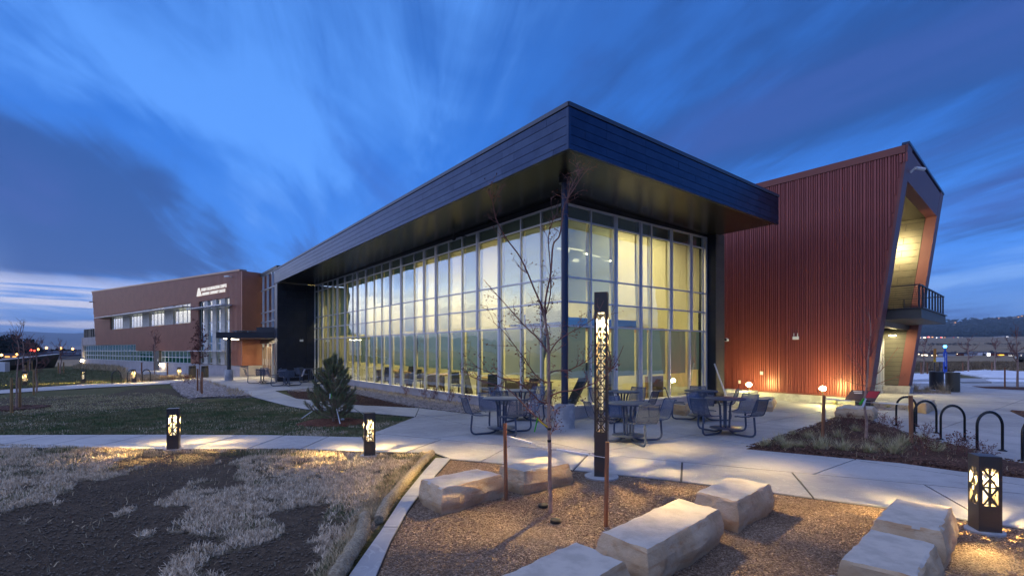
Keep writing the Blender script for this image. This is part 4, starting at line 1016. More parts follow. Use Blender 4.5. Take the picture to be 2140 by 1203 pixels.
window(9.05, 15.9, 0.72, 1.72, 8, [1.2], blind_t, gm='glass_teal'); window(17.4, 22.8, 0.72, 1.72, 6, [1.2], blind_t, gm='glass_teal')
window(22.85, 42.9, 0.72, 2.34, 20, [1.2, 1.72], blind_t, gm='glass_teal')
d = MB().box(15.95, 17.35, -0.2, 0.065, 0.0, 1.74).build('door', M['siding'], wing); MB().box(16.1, 16.25, 0.066, 0.09, 0.8, 1.0).build('handle', M['alu'], d)
# sunshades
MB().hexa([(8.4, 0.0, 5.17), (34.3, 0.0, 5.24), (34.3, 0.75, 5.26), (8.4, 0.75, 5.17)], [(8.4, 0.0, 5.22), (34.3, 0.0, 5.29), (34.3, 0.75, 5.33), (8.4, 0.75, 5.24)]).build('sunshade', M['alu'], wing)
for k in range(4): MB().box(1.2+k*1.65, 1.2+k*1.65+1.55, 0.05, 0.72, 4.90, 4.96).build('sunshade', M['alu'], wing)
for k in range(4): MB().box(1.3+k*1.62, 1.3+k*1.62+1.5, 0.05, 0.65, 1.70, 1.76).build('sunshade', M['alu'], wing)
# sign: triangular mark and two lines of letters
def text_mesh(s, size, ext):
    c = bpy.data.curves.new('lettering', 'FONT'); c.body = s; c.size = size; c.extrude = ext; c.space_character = 1.06; c.resolution_u = 1
    o = bpy.data.objects.new('lettering', c); COL.objects.link(o); bpy.context.view_layer.update()
    me = bpy.data.meshes.new_from_object(o.evaluated_get(bpy.context.evaluated_depsgraph_get())); bpy.data.objects.remove(o); bpy.data.curves.remove(c); return me
def ww(x, y, z): return WO+Vector((-0.781*x-0.624*y, 0.624*x-0.781*y, z))
sg = thing('building_sign', 'white raised letters and triangular mark high on the brown wing', 'sign', ww(7.4, 0.06, 5.93), WANG+math.pi)
def letters(s, x0, x1, z, h, par, m, name='letters', tilt=0.0, ext=0.015):
    me = text_mesh(s, 1.0, ext); xs = [v.co.x for v in me.vertices]; ys = [v.co.y for v in me.vertices]
    w_ = max(xs)-min(xs); h_ = max(ys)-min(ys); mx = min(xs); my = min(ys)
    for v in me.vertices:
        X = (v.co.x-mx)/w_*(x1-x0)+x0; Z = (v.co.y-my)/h_*h+z; v.co = Vector((X, -abs(v.co.z)*0-(0.03 if v.co.z > 0 else 0.0), Z))
    me.materials.append(m); return link(name, me, par)
MB().add([(0, 0, 0), (0.55, 0, 0), (0.95, 0, 0), (0.50, 0, 0.62), (0.30, 0, 0.62), (0, -.04, 0), (0.55, -.04, 0), (0.95, -.04, 0), (0.50, -.04, 0.62), (0.30, -.04, 0.62)], [(5, 6, 9), (6, 7, 8, 9), (0, 1, 4), (1, 2, 3, 4), (0, 2, 7, 5), (2, 3, 8, 7), (3, 4, 9, 8), (4, 0, 5, 9)]).build('triangle_mark', M['white_sign'], sg)
letters('STURM COLLABORATION CAMPUS', 0.85, 5.35, 0.32, 0.24, sg, M['white_sign'])
letters('ARAPAHOE COMMUNITY COLLEGE', 1.05, 5.15, 0.0, 0.22, sg, M['white_sign'])
for p, nm in ((ww(1.2, 0.05, 6.9), 'small white wall camera near the top corner of the brown wing'), (ww(37.6, 0.05, 7.3), 'small dark wall camera at the far end of the brown wing')):
    fitting('security_camera', nm, 'camera', p, WANG, [('bracket', 'white' if 'white' in nm else 'steel', lambda b: b.beam((0, 0, 0), (0, 0.2, 0.0), 0.06, 0.06)), ('camera_body', 'white' if 'white' in nm else 'steel', lambda b: b.tube([(-.1, 0.22, 0.0), (0.45, 0.3, 0.02)], 0.06, 8))], 'wall cameras')
for x, nm in ((14.9, 'lit wall lamp on the concrete base of the brown wing, beside the middle door'), (42.4, 'lit wall lamp on the concrete base at the far end of the brown wing')):
    t = thing('wall_lamp', nm, 'lamp', ww(x, 0.10, 0.52), WANG, 'lamps on the wing base')
    MB().box(-0.1, 0.1, -0.04, 0.0, -0.1, 0.1).build('bracket', M['bronze'], t)
    MB().lathe([(0.005, -0.11), (0.08, -0.09), (0.12, 0.0), (0.08, 0.09), (0.005, 0.11)], (0, 0.12, 0), 12).build('globe', M['globe_small'], t, True)

# ================================================================== glass link with the entrance
Lk = thing('glass_link', 'narrow glazed link with entrance doors between the brown wing and the dark end wall', 'building', (-17.7, 35.57, 0), math.atan2(-0.79, 0.613))
# local x: towards the camera along the glass; +y: inside
for z0, z1 in ((0.0, 2.25), (2.9, 6.9)):
    zs = [z0, z1] if z0 == 0 else [2.9, 3.7, 4.35, 5.9, 6.9]
    for a in (0.0, 0.75, 2.1, 3.5, 4.9): MB().box(a, a+0.09, -0.06, 0.06, z0, z1).build('mullion', M['alu'], Lk)
    for z in zs: MB().box(0.09, 4.9, -0.05, 0.05, z-.03, z+.03).build('transom', M['alu'], Lk)
    for (a, b) in ((0.09, 0.75), (0.84, 2.1), (2.19, 3.5), (3.59, 4.9)):
        for c, d in zip(zs[:-1], zs[1:]): MB().quad((a, 0.0, c+.03), (b, 0.0, c+.03), (b, 0.0, d-.03), (a, 0.0, d-.03)).build('pane', M['glass'], Lk)
MB().box(0.0, 4.99, -0.08, 0.2, 2.25, 2.9).build('spandrel', M['black'], Lk)
MB().box(-0.2, 5.0, 3.2, 3.3, 0.0, 7.0).build('inner_wall', M['cream'], Lk)
MB().box(-0.2, 5.0, -0.1, 3.2, 6.93, 7.1).build('roof', M['siding'], Lk)
MB().box(-0.2, 5.0, 0.21, 3.2, 2.4, 2.6).build('upper_floor', M['cream'], Lk)
for a in (0.9, 1.5, 2.25, 2.85):
    d = MB(); d.box(a, a+0.07, -.06, .02, .05, 2.0); d.box(a+.5, a+0.57, -.06, .02, .05, 2.0); d.box(a+.07, a+0.5, -.06, .02, 1.93, 2.0); d.box(a+.07, a+0.5, -.06, .02, .05, .15)
    d = d.build('door', mat('door_frame', (0.33, 0.24, 0.19), 0.45, 0.3) if a == 0.9 else bpy.data.materials['door_frame'], Lk); MB().tube([(a+.45, -.10, .8), (a+.45, -.10, 1.2)], 0.015, 6).build('handle', M['alu'], d)
lk = lambda x, y, z: Vector((-17.7+0.613*x+0.79*y, 35.57-0.79*x+0.613*y, z))
area('link_lamp', lk(2.4, 1.0, 4.8), 1.6, 110, WARM, Vector((0.79, 0.613, 0)).to_track_quat('-Z', 'Y').to_euler()); area('link_lamp', lk(2.2, 1.5, 2.35), 1.4, 70, (1, .86, .48))
# canopy over the entrance
can = thing('entrance_canopy', 'dark flat entrance canopy on one post with a glass top', 'canopy', (-17.3, 29.5, 0), 0.0)
MB().prism([(0, 0), (3.62, 0.05), (1.4, 4.3), (-2.2, 5.4)], 2.50, 2.84).build('edge_beam', M['black'], can)
MB().prism([(0.7, 0.3), (2.9, 0.35), (0.9, 3.8), (-1.3, 4.6)], 2.93, 2.95).build('glass_top', M['glass'], can)
MB().prism([(2.3, 0.12), (3.6, 0.14), (1.5, 4.0), (0.4, 4.4)], 2.84, 3.14).build('upstand', M['steel'], can)
for (a, b) in ((0.9, 0.5), (1.6, 0.5), (2.2, 0.6)): MB().tube([(a, b, 2.84), (a, b, 2.93)], 0.03, 8).build('glass_clamp', M['alu'], can)
po = MB().tube([(0.62, 0.25, 0.6), (0.62, 0.25, 2.5)], 0.11, 14).build('post', M['steel'], can, True)
MB().lathe([(0.23, -0.02), (0.23, 0.62), (0.21, 0.65)], (0.62, 0.25, 0), 24).build('concrete_foot', M['concrete_base'], po, True)
MB().prism([(0.12, 0.55), (0.32, 0.55), (-0.5, 3.4), (-0.7, 3.4)], 2.455, 2.497).build('light_strip', M['strip'], can)
area('canopy_lamp', (-16.6, 32.5, 2.42), 1.2, 60, (1.0, .78, .45))

# ================================================================== FURNITURE OF THE PLAZA
# ---- table with four seats on bent tubes (one welded piece)
def seat_mesh():
    prof = []                                          # side profile (r outward from the table, z)
    for k in range(5): prof.append((0.40+0.07*k, 0.435-0.012*math.sin(k/4*math.pi)))
    prof[0] = (0.395, 0.415)
    for k in range(1, 5):
        a = k/5*R(78); prof.append((0.68+0.10*math.sin(a), 0.435+0.10*(1-math.cos(a))))
    for k in range(1, 5): prof.append((0.785+0.022*k, 0.52+0.068*k))
    prof += [(0.895, 0.805), (0.925, 0.800)]
    n = len(prof); wn = 7; V = []; F = []; UV = []
    L = [0]
    for i in range(1, n): L.append(L[-1]+math.dist(prof[i], prof[i-1]))
    for i, (r, z) in enumerate(prof):
        for j in range(wn):
            u = -0.215+0.43*j/(wn-1); c = 0.010*(abs(u)/0.215)**2
            V.append((r, u*(1-0.10*max(0, (z-0.6)/0.2)), z+c)); UV.append((u, L[i]))
    for i in range(n-1):
        for j in range(wn-1): F.append((i*wn+j, i*wn+j+1, (i+1)*wn+j+1, (i+1)*wn+j))
    me = bpy.data.meshes.new('seat'); me.from_pydata(V, [], F); uvl = me.uv_layers.new(name='UVMap')
    for lp in me.loops: uvl.data[lp.index].uv = UV[lp.vertex_index]
    me.materials.append(M['chair_sheet']); smooth_mesh(me, 80)
    rim = MB()
    for s in (0, wn-1): rim.tube([V[i*wn+s] for i in range(n)], 0.011, 6)
    rim.tube([V[(n-1)*wn+j] for j in range(wn)], 0.012, 6)
    return me, rim.mesh('seat_rim', M['chair'])
def leg_mesh():
    p = [(0.10, 0.13), (0.13, 0.075), (0.19, 0.038), (0.27, 0.022), (0.60, 0.022), (0.66, 0.035), (0.70, 0.075), (0.71, 0.13), (0.685, 0.425)]
    me = MB().tube([(a, 0, b) for a, b in p], 0.021, 9).mesh('seat_leg', M['chair']); smooth_mesh(me); return me
def table_proto():
    t = thing('cafe_table', 'slate blue', 'table')
    tp = MB().lathe([(0.02, 0.738), (0.405, 0.738), (0.418, 0.745), (0.418, 0.758), (0.405, 0.765), (0.02, 0.765)], n=40).build('table_top', M['chair'], t, True)
    sh = MB().lathe([(0.02, 0.118), (0.315, 0.118), (0.325, 0.126), (0.315, 0.134), (0.02, 0.134)], n=32).build('foot_plate', M['chair'], t, True)
    sm, rm = seat_mesh(); lm = leg_mesh()
    pm = MB().tube([(0.085, 0, 0.13), (0.105, 0, 0.6), (0.15, 0, 0.74)], 0.022, 9).mesh('support_tube', M['chair']); smooth_mesh(pm)
    for k in range(4):
        a = k*math.pi/2
        for nm, me in (('seat', sm), ('seat_leg', lm)):
            o = link(nm, me, t); o.rotation_euler = (0, 0, a)
            if nm == 'seat': link('seat_rim', rm, o)
        o = link('support_tube', pm, t); o.rotation_euler = (0, 0, a+R(45))
    return t
TP = table_proto(); first = True
TABLES = [((-0.22, 10.95), 25, 'slate blue round table with four seats, nearest the slender bare tree'),
          ((0.22, 13.05), 55, 'slate blue round table with seats close to the glass corner, behind the bare tree'),
          ((2.30, 9.95), 12, 'slate blue round table with four seats right beside the tall lattice light'),
          ((2.80, 12.75), 50, 'slate blue round table under the roof corner, between tall light and right glass wall'),
          ((4.60, 10.9), 30, 'slate blue round table with four seats, the nearest to the planting bed'),
          ((4.85, 12.95), 75, 'slate blue round table in front of the dark pier'),
          ((-13.5, 27.3), 20, 'slate blue round table leftmost on the far patio'),
          ((-11.3, 28.3), 60, 'slate blue round table on the far patio right against the dark end wall'),
          ((-11.4, 25.5), 35, 'slate blue round table nearest on the far patio'),
          ((-9.5, 26.3), 10, 'slate blue round table on the far patio, seen behind the little pine')]
for (p, a, lab) in TABLES:
    t = TP if first else copy_tree(TP); first = False
    t.location = (p[0], p[1], 0.0); t.rotation_euler = (0, 0, R(a)); t['label'] = lab; t['group'] = 'round tables with fixed seats'

# ---- lattice bollard lamps
def lattice(b, w, h0, h1, n, r):
    """crossed bars in the window of one face, local face plane y = 0, x -w..w"""
    H = (h1-h0)/n
    for k in range(n):
        a, c = h0+k*H, h0+(k+1)*H
        b.beam((-w, 0, a), (w, 0, c), r, r, (0, 1, 0)); b.beam((-w, 0.001, c), (w, 0.001, a), r, r, (0, 1, 0))
        if k: b.beam((-w, 0, a), (w, 0, a), r, r, (0, 1, 0))
    b.beam((0, 0.002, h0), (0, 0.002, h1), r, r, (0, 1, 0))
def light_post(name, label, cat, s, H, h0, h1, n, core_r, core_m, foot, group=None, bar=0.018, cz=None, watt=400.0, cone=150):
    t = thing(name, label, cat, (0, 0, 0), 0, group); q = s/2; e = s*0.17
    MB().box(-q, q, -q, q, 0.012, h0).build('base', M['bronze_pole'], t)
    MB().box(-q, q, -q, q, h1, H).build('cap', M['bronze_pole'], t)
    for i, (a, b) in enumerate(((-1, -1), (1, -1), (1, 1), (-1, 1))):
        MB().box(min(a*q, a*(q-e)), max(a*q, a*(q-e)), min(b*q, b*(q-e)), max(b*q, b*(q-e)), h0, h1).build('corner_post', M['bronze_pole'], t)
    lm = MB(); lattice(lm, q-e, h0, h1, n, bar); lme = lm.mesh('lattice', M['bronze_pole'])
    for k in range(4):
        o = link('lattice', lme, t); o.rotation_euler = (0, 0, k*math.pi/2); a = k*math.pi/2
        o.location = (math.sin(a)*(q-0.011), -math.cos(a)*(q-0.011), 0)
    z0, z1 = cz or (h0+0.01, h1-0.15)
    if H > 2: MB().lathe([(core_r, h0+.01), (core_r, z0-.01)], n=10).build('added_pale_tube', M['cream'], t, True)  # added pale core to catch the lamp's light in the hollow
    MB().lathe([(core_r, z0), (core_r, z1)], n=10).build('added_glow_tube', core_m, t, True)  # added glowing core, stands for the lit hollow inside
    hd = MB(); n_ = 16; r0, r1 = s*.27, s*.42
    hd.add([(r*math.cos(2*math.pi*k/n_), r*math.sin(2*math.pi*k/n_), h1-.004) for r in (r0, r1) for k in range(n_)], [((k+1) % n_, k, n_+k, n_+(k+1) % n_) for k in range(n_)])
    hd.build('lamp_head', M['head_lamp'], t)
    sp = bpy.data.lights.new('lamp', 'SPOT'); sp.energy = watt; sp.color = (1.0, 0.67, 0.23); sp.spot_size = R(cone); sp.spot_blend = 0.35; sp.shadow_soft_size = 0.028
    so_ = bpy.data.objects.new('lamp', sp); COL.objects.link(so_); so_.parent = t; so_.location = (0, 0, h1-.03)
    MB().lathe([(foot, -0.03), (foot, 0.006), (foot-0.012, 0.012)], n=28).build('concrete_foot', M['concrete_b'], t, True)
    return t
BP = light_post('bollard_light', 'x', 'bollard light', 0.185, 0.74, 0.26, 0.62, 2, 0.030, M['core'], 0.155, 'lattice bollard lights')
BOL = [((363, 937), 0.745, 24, 'lit bronze bollard light on the lawn edge, left of the two nearest along the path'),
       ((772, 950), 0.735, 20, 'lit bronze bollard light on the dry grass near the straw rolls'),
       ((2058, 1106), 0.755, -17, 'large lit bronze bollard light among the stone seats at the right'),
       ((52, 806), 0.74, 40, 'lit bollard light at the far left, beside the staked saplings'),
       ((174, 801), 0.74, 40, 'lit bollard light on the far path edge, left of the bike hoops'),
       ((279, 799), 0.74, 42, 'lit bollard light in dry grass, standing right behind a bike hoop'),
       ((374, 791.5), 0.74, 45, 'lit bollard light left of the pair of tan bins')]
for i, (p, h, a, lab) in enumerate(BOL):
    t = BP if i == 0 else copy_tree(BP)
    g = G(*p); t.location = (g.x, g.y, -0.005); t.rotation_euler = (0, 0, R(a)); t['label'] = lab; s = h/0.74; t.scale = (s, s, s)
t = light_post('light_column', 'tall lit bronze lattice light column beside the stone seats', 'light column', 0.185, 2.62, 0.64, 2.33, 11, 0.024, M['core_tall'], 0.24, None, 0.014, (0.95, 1.95), 2000.0, 120)
g = G(1257, 994); t.location = (g.x, g.y, 0.0); t.rotation_euler = (0, 0, R(-16))

# ---- stone seats: split sandstone blocks
def boulder(label, top, h, z0=-0.03, tilt=0, seed=1, group='rough sandstone blocks used as seats', bulge=0.035):
    """top: four corners of the sawn top face (world x, y), counter-clockwise"""
    c = Vector((sum(p[0] for p in top)/4, sum(p[1] for p in top)/4, 0)); q = [Vector((p[0], p[1], 0))-c for p in top]
    bm = bmesh.new(); rnd = random.Random(seed)
    lo = [p*1.0+p.normalized()*rnd.uniform(-0.01, 0.06) for p in q]
    vb = [bm.verts.new((p.x, p.y, -0.06)) for p in lo]; vt = [bm.verts.new((p.x, p.y, h)) for p in q]
    bm.faces.new(vt); bm.faces.new(vb[::-1])
    for i in range(4): bm.faces.new((vb[i], vb[(i+1) % 4], vt[(i+1) % 4], vt[i]))
    bmesh.ops.recalc_face_normals(bm, faces=bm.faces)
    bmesh.ops.subdivide_edges(bm, edges=list(bm.edges), cuts=15, use_grid_fill=True)
    bm.normal_update(); off = Vector((seed*3.7, seed*1.3, 0))
    for v in bm.verts:
        top_f = v.co.z > h-1e-4
        edge = top_f and any(abs(f.normal.z) < 0.5 for f in v.link_faces)
        p = v.co+off
        if top_f and not edge:
            v.co.z += mnoise.noise(p*2.0)*0.006; continue
        k = 1.0-abs((v.co.z/h)*2-0.9); nrm = Vector((v.normal.x, v.normal.y, 0))
        d = mnoise.noise(p*2.1)*0.040+mnoise.noise(p*5)*0.022+abs(mnoise.noise(p*11))*0.022+mnoise.noise(p*26)*0.010
        if edge:
            v.co += nrm.normalized()*(mnoise.noise(p*6)*0.018+mnoise.noise(p*17)*0.008-0.010) if nrm.length > 1e-3 else Vector(); v.co.z -= abs(mnoise.noise(p*8))*0.018; continue
        fac = min(1.0, (h-v.co.z)/0.10)
        v.co += nrm*((d+bulge*max(0, k))*fac)
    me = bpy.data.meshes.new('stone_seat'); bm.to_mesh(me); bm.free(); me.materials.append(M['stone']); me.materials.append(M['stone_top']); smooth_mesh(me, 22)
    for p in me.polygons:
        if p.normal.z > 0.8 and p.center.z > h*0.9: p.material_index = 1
    o = link('stone_seat', me); o.location = (c.x, c.y, z0); return tag(o, label, 'stone seat', group)
def btop(h, *px): return [(G(a, b, h).x, G(a, b, h).y) for a, b in px]
h = 0.30
boulder('sandstone block seat nearest the kerb strip, left of the front timber stake', btop(h, (880, 994), (926, 1014), (1049, 984), (998, 973)), h, seed=1)
boulder('sandstone block seat behind the slender bare tree, lit warm by the light column', btop(h, (1045, 967), (1096, 979), (1190, 963), (1142, 945)), h, seed=2)
h = 0.33
boulder('long sandstone block seat in the foreground, behind the stake and nearest the lens but one', btop(h, (1257, 1103), (1353, 1140), (1505, 1056), (1418, 1033)), h, seed=3)
boulder('square sandstone block seat between the long block and the plaza edge', btop(h, (1455, 1020), (1541, 1040), (1611, 1004), (1518, 990)), h, seed=4)
boulder('sandstone block seat at the bottom edge of the photo, left of the long block', btop(h, (1026, 1200), (1085, 1290), (1306, 1163), (1204, 1122)), h, seed=5)
boulder('sandstone block seat nearest the large bollard light at the right', btop(h, (1829, 1076), (1968, 1101), (1990, 1052), (1872, 1033)), h, seed=6)
boulder('sandstone block seat in front of the one by the large bollard light', btop(h, (1755, 1158), (1921, 1197), (1957, 1127), (1818, 1096)), h, seed=7)
boulder('sandstone block cut by the bottom edge of the photo, at the right', btop(h, (1700, 1210), (1840, 1300), (1880, 1240), (1732, 1186)), h, seed=8)
h = 0.30
boulder('pale sandstone block seat against the red wall under the left round lamp', btop(h, (1547, 836), (1613, 838), (1618, 829), (1552, 826)), h, 0.0, seed=9)
boulder('pale rounded sandstone block at the tip of the planting bed', btop(h, (1748, 851), (1822, 855), (1828, 848), (1762, 845)), h, 0.0, seed=10)
boulder('pale sandstone block behind the far bike hoops', btop(h, (1900, 838), (1935, 842), (1953, 835), (1912, 829)), h, 0.0, seed=11)
boulder('pale sandstone block seat seen behind the table by the dark pier', btop(h, (1405, 842), (1432, 845), (1440, 839), (1412, 837)), 0.28, 0.0, seed=12)

# ---- bike hoops
def hoop_proto(w, h, r):
    t = thing('bike_rack', 'x', 'bike rack'); a = w/2
    pts = [(-a, 0, 0.0), (-a, 0, h-a)]+[(-a*math.cos(q), 0, h-a+a*math.sin(q)) for q in [math.pi*k/16 for k in range(1, 16)]]+[(a, 0, h-a), (a, 0, 0.0)]
    MB().tube(pts, r, 12).build('hoop', M['black_steel'], t, True)
    for s in (-a, a): MB().lathe([(0.075, 0.001), (0.075, 0.009), (0.045, 0.022), (r, 0.03)], (s, 0, 0), 18).build('floor_flange', M['black_steel'], t, True)
    return t
HP = hoop_proto(0.5, 0.69, 0.026)
def place_hoop(o, a, b, lab, grp):
    A, B = G(*a), G(*b); c = (A+B)/2; d = B-A; o.location = (c.x, c.y, 0.0); o.rotation_euler = (0, 0, math.atan2(d.y, d.x)); s = d.length/0.5
    o.scale = (s, 1, 1); o['label'] = lab; o['group'] = grp
HO = [((1873, 889), (1915, 890.5), 'black bike hoop farthest back of the row on the plaza'), ((1911, 903), (1957, 904.5), 'black bike hoop second from the back of the plaza row'),
      ((1966, 918), (2016, 920.5), 'black bike hoop third from the back of the plaza row'), ((2042, 940), (2095, 941.5), 'black bike hoop, the nearest one seen whole on the plaza'),
      ((2137, 963), (2195, 965), 'black bike hoop cut by the right edge of the photo')]
for i, (a, b, lab) in enumerate(HO): place_hoop(HP if i == 0 else copy_tree(HP), a, b, lab, 'bike hoops')
for a, b, lab in (((240.5, 801), (246.5, 801.4), 'black bike hoop leftmost of three on the far path'), ((272.5, 799), (277.5, 799.4), 'black bike hoop in front of a bollard light on the far path'), ((303, 797), (308.5, 797.2), 'black bike hoop nearest the bins on the far path')):
    o = copy_tree(HP); place_hoop(o, a, b, lab, 'bike hoops'); 
    A = G(*a); c = G((a[0]+b[0])/2, a[1]); o.location = (c.x, c.y, 0); o.rotation_euler = (0, 0, R(64)); o.scale = (0.85, 1, 1)

# ---- bins
def bin_(label, px, w_px, h, m, domed, group):
    g = G(*px); t = thing('litter_bin', label, 'bin', (g.x, g.y, 0), R(20), group); r = w_px*g.y/FP/2
    MB().lathe([(r*0.94, 0.0), (r, 0.03), (r, h*0.80)], n=28).build('bin_body', m, t, True)
    if domed:
        MB().lathe([(r*0.90, h*0.80), (r*0.90, h*0.90)], n=28).build('bin_opening', M['rubber'], t, True)
        MB().lathe([(r*1.02, h*0.90), (r*1.02, h*0.94), (r*0.8, h), (0.02, h)], n=28).build('bin_lid', m, t, True)
    else:
        MB().lathe([(r*1.015, h*0.80), (r*1.015, h*0.985), (r*0.95, h), (r*0.55, h), (r*0.5, h*0.93)], n=28).build('bin_lid', m, t, True)
bin_('black cylindrical bin on the plaza, left of a pair', (1957, 813), 24, 0.82, M['bin'], False, 'plaza bins')
bin_('grey metal cylindrical bin on the plaza, right of a pair', (1991, 818), 24, 0.84, M['bin_tan'], False, 'plaza bins')
bin_('tan bin with dark slot in its top, left of the pair by the brown wing', (402, 789), 14, 0.80, M['bin_tan'], True, 'bins by the brown wing')
bin_('tan bin standing behind the leafed sapling by the brown wing', (428, 788), 14, 0.78, M['bin_tan'], True, 'bins by the brown wing')

# ---- straw rolls along the kerb
def roll(label, px, r, seed):
    pts = [G(a, b, r*0.6) for a, b in px]; P = []
    for i in range(len(pts)-1):
        for k in range(8): P.append(pts[i].lerp(pts[i+1], k/8))
    P.append(pts[-1]); m = len(P); b = MB()
    rad = [r*(1+0.16*mnoise.noise(Vector((i*0.33, seed, 0))))*(0.86 if i in (0, m-1) else 1) for i in range(m)]
    for i, p in enumerate(P): p.z = r*0.72-0.02; p.x += 0.012*mnoise.noise(Vector((i*0.4, seed+5, 0)))
    o = b.tube(P, rad, 20).build('straw_roll', M['straw'], None, True); me = o.data
    for v in me.vertices: v.co += Vector(v.normal)*mnoise.noise(v.co*22)*0.012
    # loose fibres standing out of the netting
    rnd = random.Random(seed); f = MB()
    for k in range(2600):
        i = rnd.randrange(m-1); p = P[i].lerp(P[i+1], rnd.random()); t = (P[i+1]-P[i]).normalized(); a = rnd.uniform(-0.4, math.pi+0.4)
        s = t.cross(Vector((0, 0, 1))); n = s*math.cos(a)+Vector((0, 0, 1))*math.sin(a)
        q = p+n*rad[i]*0.96; e = q+(n*0.35+t*rnd.uniform(-1, 1)+s*rnd.uniform(-.6, .6))*rnd.uniform(0.015, 0.05); w_ = t.cross(n)*0.0018
        f.add([q-w_, q+w_, e], [(0, 1, 2)])
    tag(f.build('loose_straw', M['drygrass'], o), kind='stuff')
    tag(o, label, 'straw roll', 'straw rolls laid along the kerb')
roll('netted straw roll at the plaza end of the kerb', ((903, 944), (884, 962), (866, 982), (840, 1011), (812, 1043), (791, 1083)), 0.062, 1)
roll('netted straw roll at the lower end of the kerb, nearer the lens', ((763, 1075), (756, 1115), (731, 1156), (702, 1200), (672, 1250), (640, 1330)), 0.066, 2)
for px, lab in (((1135, 1057), 'black drip cap in the gravel just left of the bare tree foot'), ((1161, 1089), 'black drip cap in the gravel in front of the bare tree foot')):
    g = G(*px); o = MB().lathe([(0.055, -0.01), (0.055, 0.02), (0.045, 0.028), (0.01, 0.028)], n=16).build('drip_cap', M['rubber'], None, True); o.location = (g.x, g.y, 0.0); tag(o, lab, 'drip cap', 'drip caps')
g = G(704, 878); 
# ---- information board on a slant
g = G(1803, 851); t = thing('info_board', 'low slanted information board, dark with a red half, before the red wall', 'sign', (g.x, g.y, 0), R(-35))
MB().box(-0.2, 0.2, 0.02, 0.06, 0.0, 0.30).build('stand', M['steel'], t)
MB().hexa([(-.46, -.18, .22), (.30, -.18, .22), (.46, .16, .50), (-.30, .16, .50)], [(-.46, -.19, .245), (.30, -.19, .245), (.46, .15, .525), (-.30, .15, .525)]).build('panel', mat('board_face', (0.055, 0.035, 0.040), 0.35), t)
MB().hexa([(0.03, -.178, .248), (.29, -.178, .248), (.44, .13, .514), (.16, .13, .514)], [(0.03, -.18, .25), (.29, -.18, .25), (.44, .128, .516), (.16, .128, .516)]).build('red_field', mat('board_red', (0.30, 0.015, 0.03), 0.35), t)
for k in range(2): MB().hexa([(-.25+.02*k, .09-.06*k, .482-.05*k), (-.02, .09-.06*k, .482-.05*k), (-.01, .11-.06*k, .50-.05*k), (-.24+.02*k, .11-.06*k, .50-.05*k)], [(-.25+.02*k, .088-.06*k, .485-.05*k), (-.02, .088-.06*k, .485-.05*k), (-.01, .108-.06*k, .503-.05*k), (-.24+.02*k, .108-.06*k, .503-.05*k)]).build('text_line', M['white'], t)
# ---- blue emergency telephone
g = G(1975, 781); t = thing('emergency_phone', 'tall blue emergency telephone post with a glowing blue beacon', 'emergency phone', (g.x, g.y, -0.05), R(-25))
MB().box(-0.10, 0.10, -0.10, 0.10, 0.0, 1.72).build('post', M['blue_phone'], t)
MB().box(-0.05, 0.05, -0.05, 0.05, 1.72, 2.02).build('neck', M['blue_phone'], t)
MB().lathe([(0.06, 2.02), (0.10, 2.05), (0.11, 2.12), (0.08, 2.19), (0.01, 2.22)], n=14).build('beacon', M['bluelamp'], t, True)
MB().box(-0.06, 0.06, -0.108, -0.101, 0.42, 0.60).build('call_panel', M['rubber'], t)
me = text_mesh('EMERGENCY', 1.0, 0.0); xs = [v.co.x for v in me.vertices]; k = 0.95/(max(xs)-min(xs))
for v in me.vertices: v.co = Vector((-0.035+v.co.y*0.10, -0.104, 1.60-(v.co.x-min(xs))*k))
me.materials.append(M['white']); link('lettering', me, t)
# ---- crossing sign
g = G(1953, 784); t = thing('crossing_sign', 'orange and yellow road sign on a thin post behind the bins', 'sign', (g.x, g.y, -.05), 0)
MB().tube([(0, 0, 0), (0, 0, 1.95)], 0.03, 8).build('post', M['steel'], t); MB().hexa([(-.10, -.04, 1.25), (.10, -.04, 1.25), (.10, -.03, 1.25), (-.10, -.03, 1.25)], [(-.10, -.04, 1.95), (.10, -.04, 1.95), (.10, -.03, 1.95), (-.10, -.03, 1.95)]).build('upper_plate', mat('sign_orange', (0.55, 0.20, 0.02), 0.5), t); MB().box(-.10, .10, -.04, -.03, 1.0, 1.2).build('lower_plate', mat('sign_yellow', (0.75, 0.42, 0.01), 0.5), t)
g = G(1964, 786); t = thing('notice_board', 'small pale notice board on a leg behind the black bin', 'sign', (g.x, g.y, -.05), R(10))
MB().box(-.02, .02, -.02, .02, 0, 1.3).build('post', M['steel'], t); MB().box(-.32, .32, -.04, -.021, 1.05, 1.36).build('board', M['white'], t)

# ---- parked dark car, cut by the right edge
g = G(2150, 757); car = thing('parked_car', 'dark pickup style car parked at the right edge beyond the snow', 'car', (g.x, 72, -0.1), R(8))
body = mat('dark_car_paint', (0.02, 0.03, 0.04), 0.25, 0.3)
MB().add([(-2.4, y, z) for y in (-0.9, 0.9) for z in (0.45, 1.05)]+[(2.4, y, z) for y in (-0.9, 0.9) for z in (0.45, 1.05)], [(0, 1, 3, 2), (4, 6, 7, 5), (0, 4, 5, 1), (2, 3, 7, 6), (1, 5, 7, 3), (0, 2, 6, 4)]).build('body', body, car, False, 0.12)
MB().hexa([(-1.5, -.82, 1.04), (1.7, -.82, 1.04), (1.7, .82, 1.04), (-1.5, .82, 1.04)], [(-0.8, -.68, 1.78), (1.3, -.68, 1.78), (1.3, .68, 1.78), (-0.8, .68, 1.78)]).build('cabin', body, car, False, 0.06)
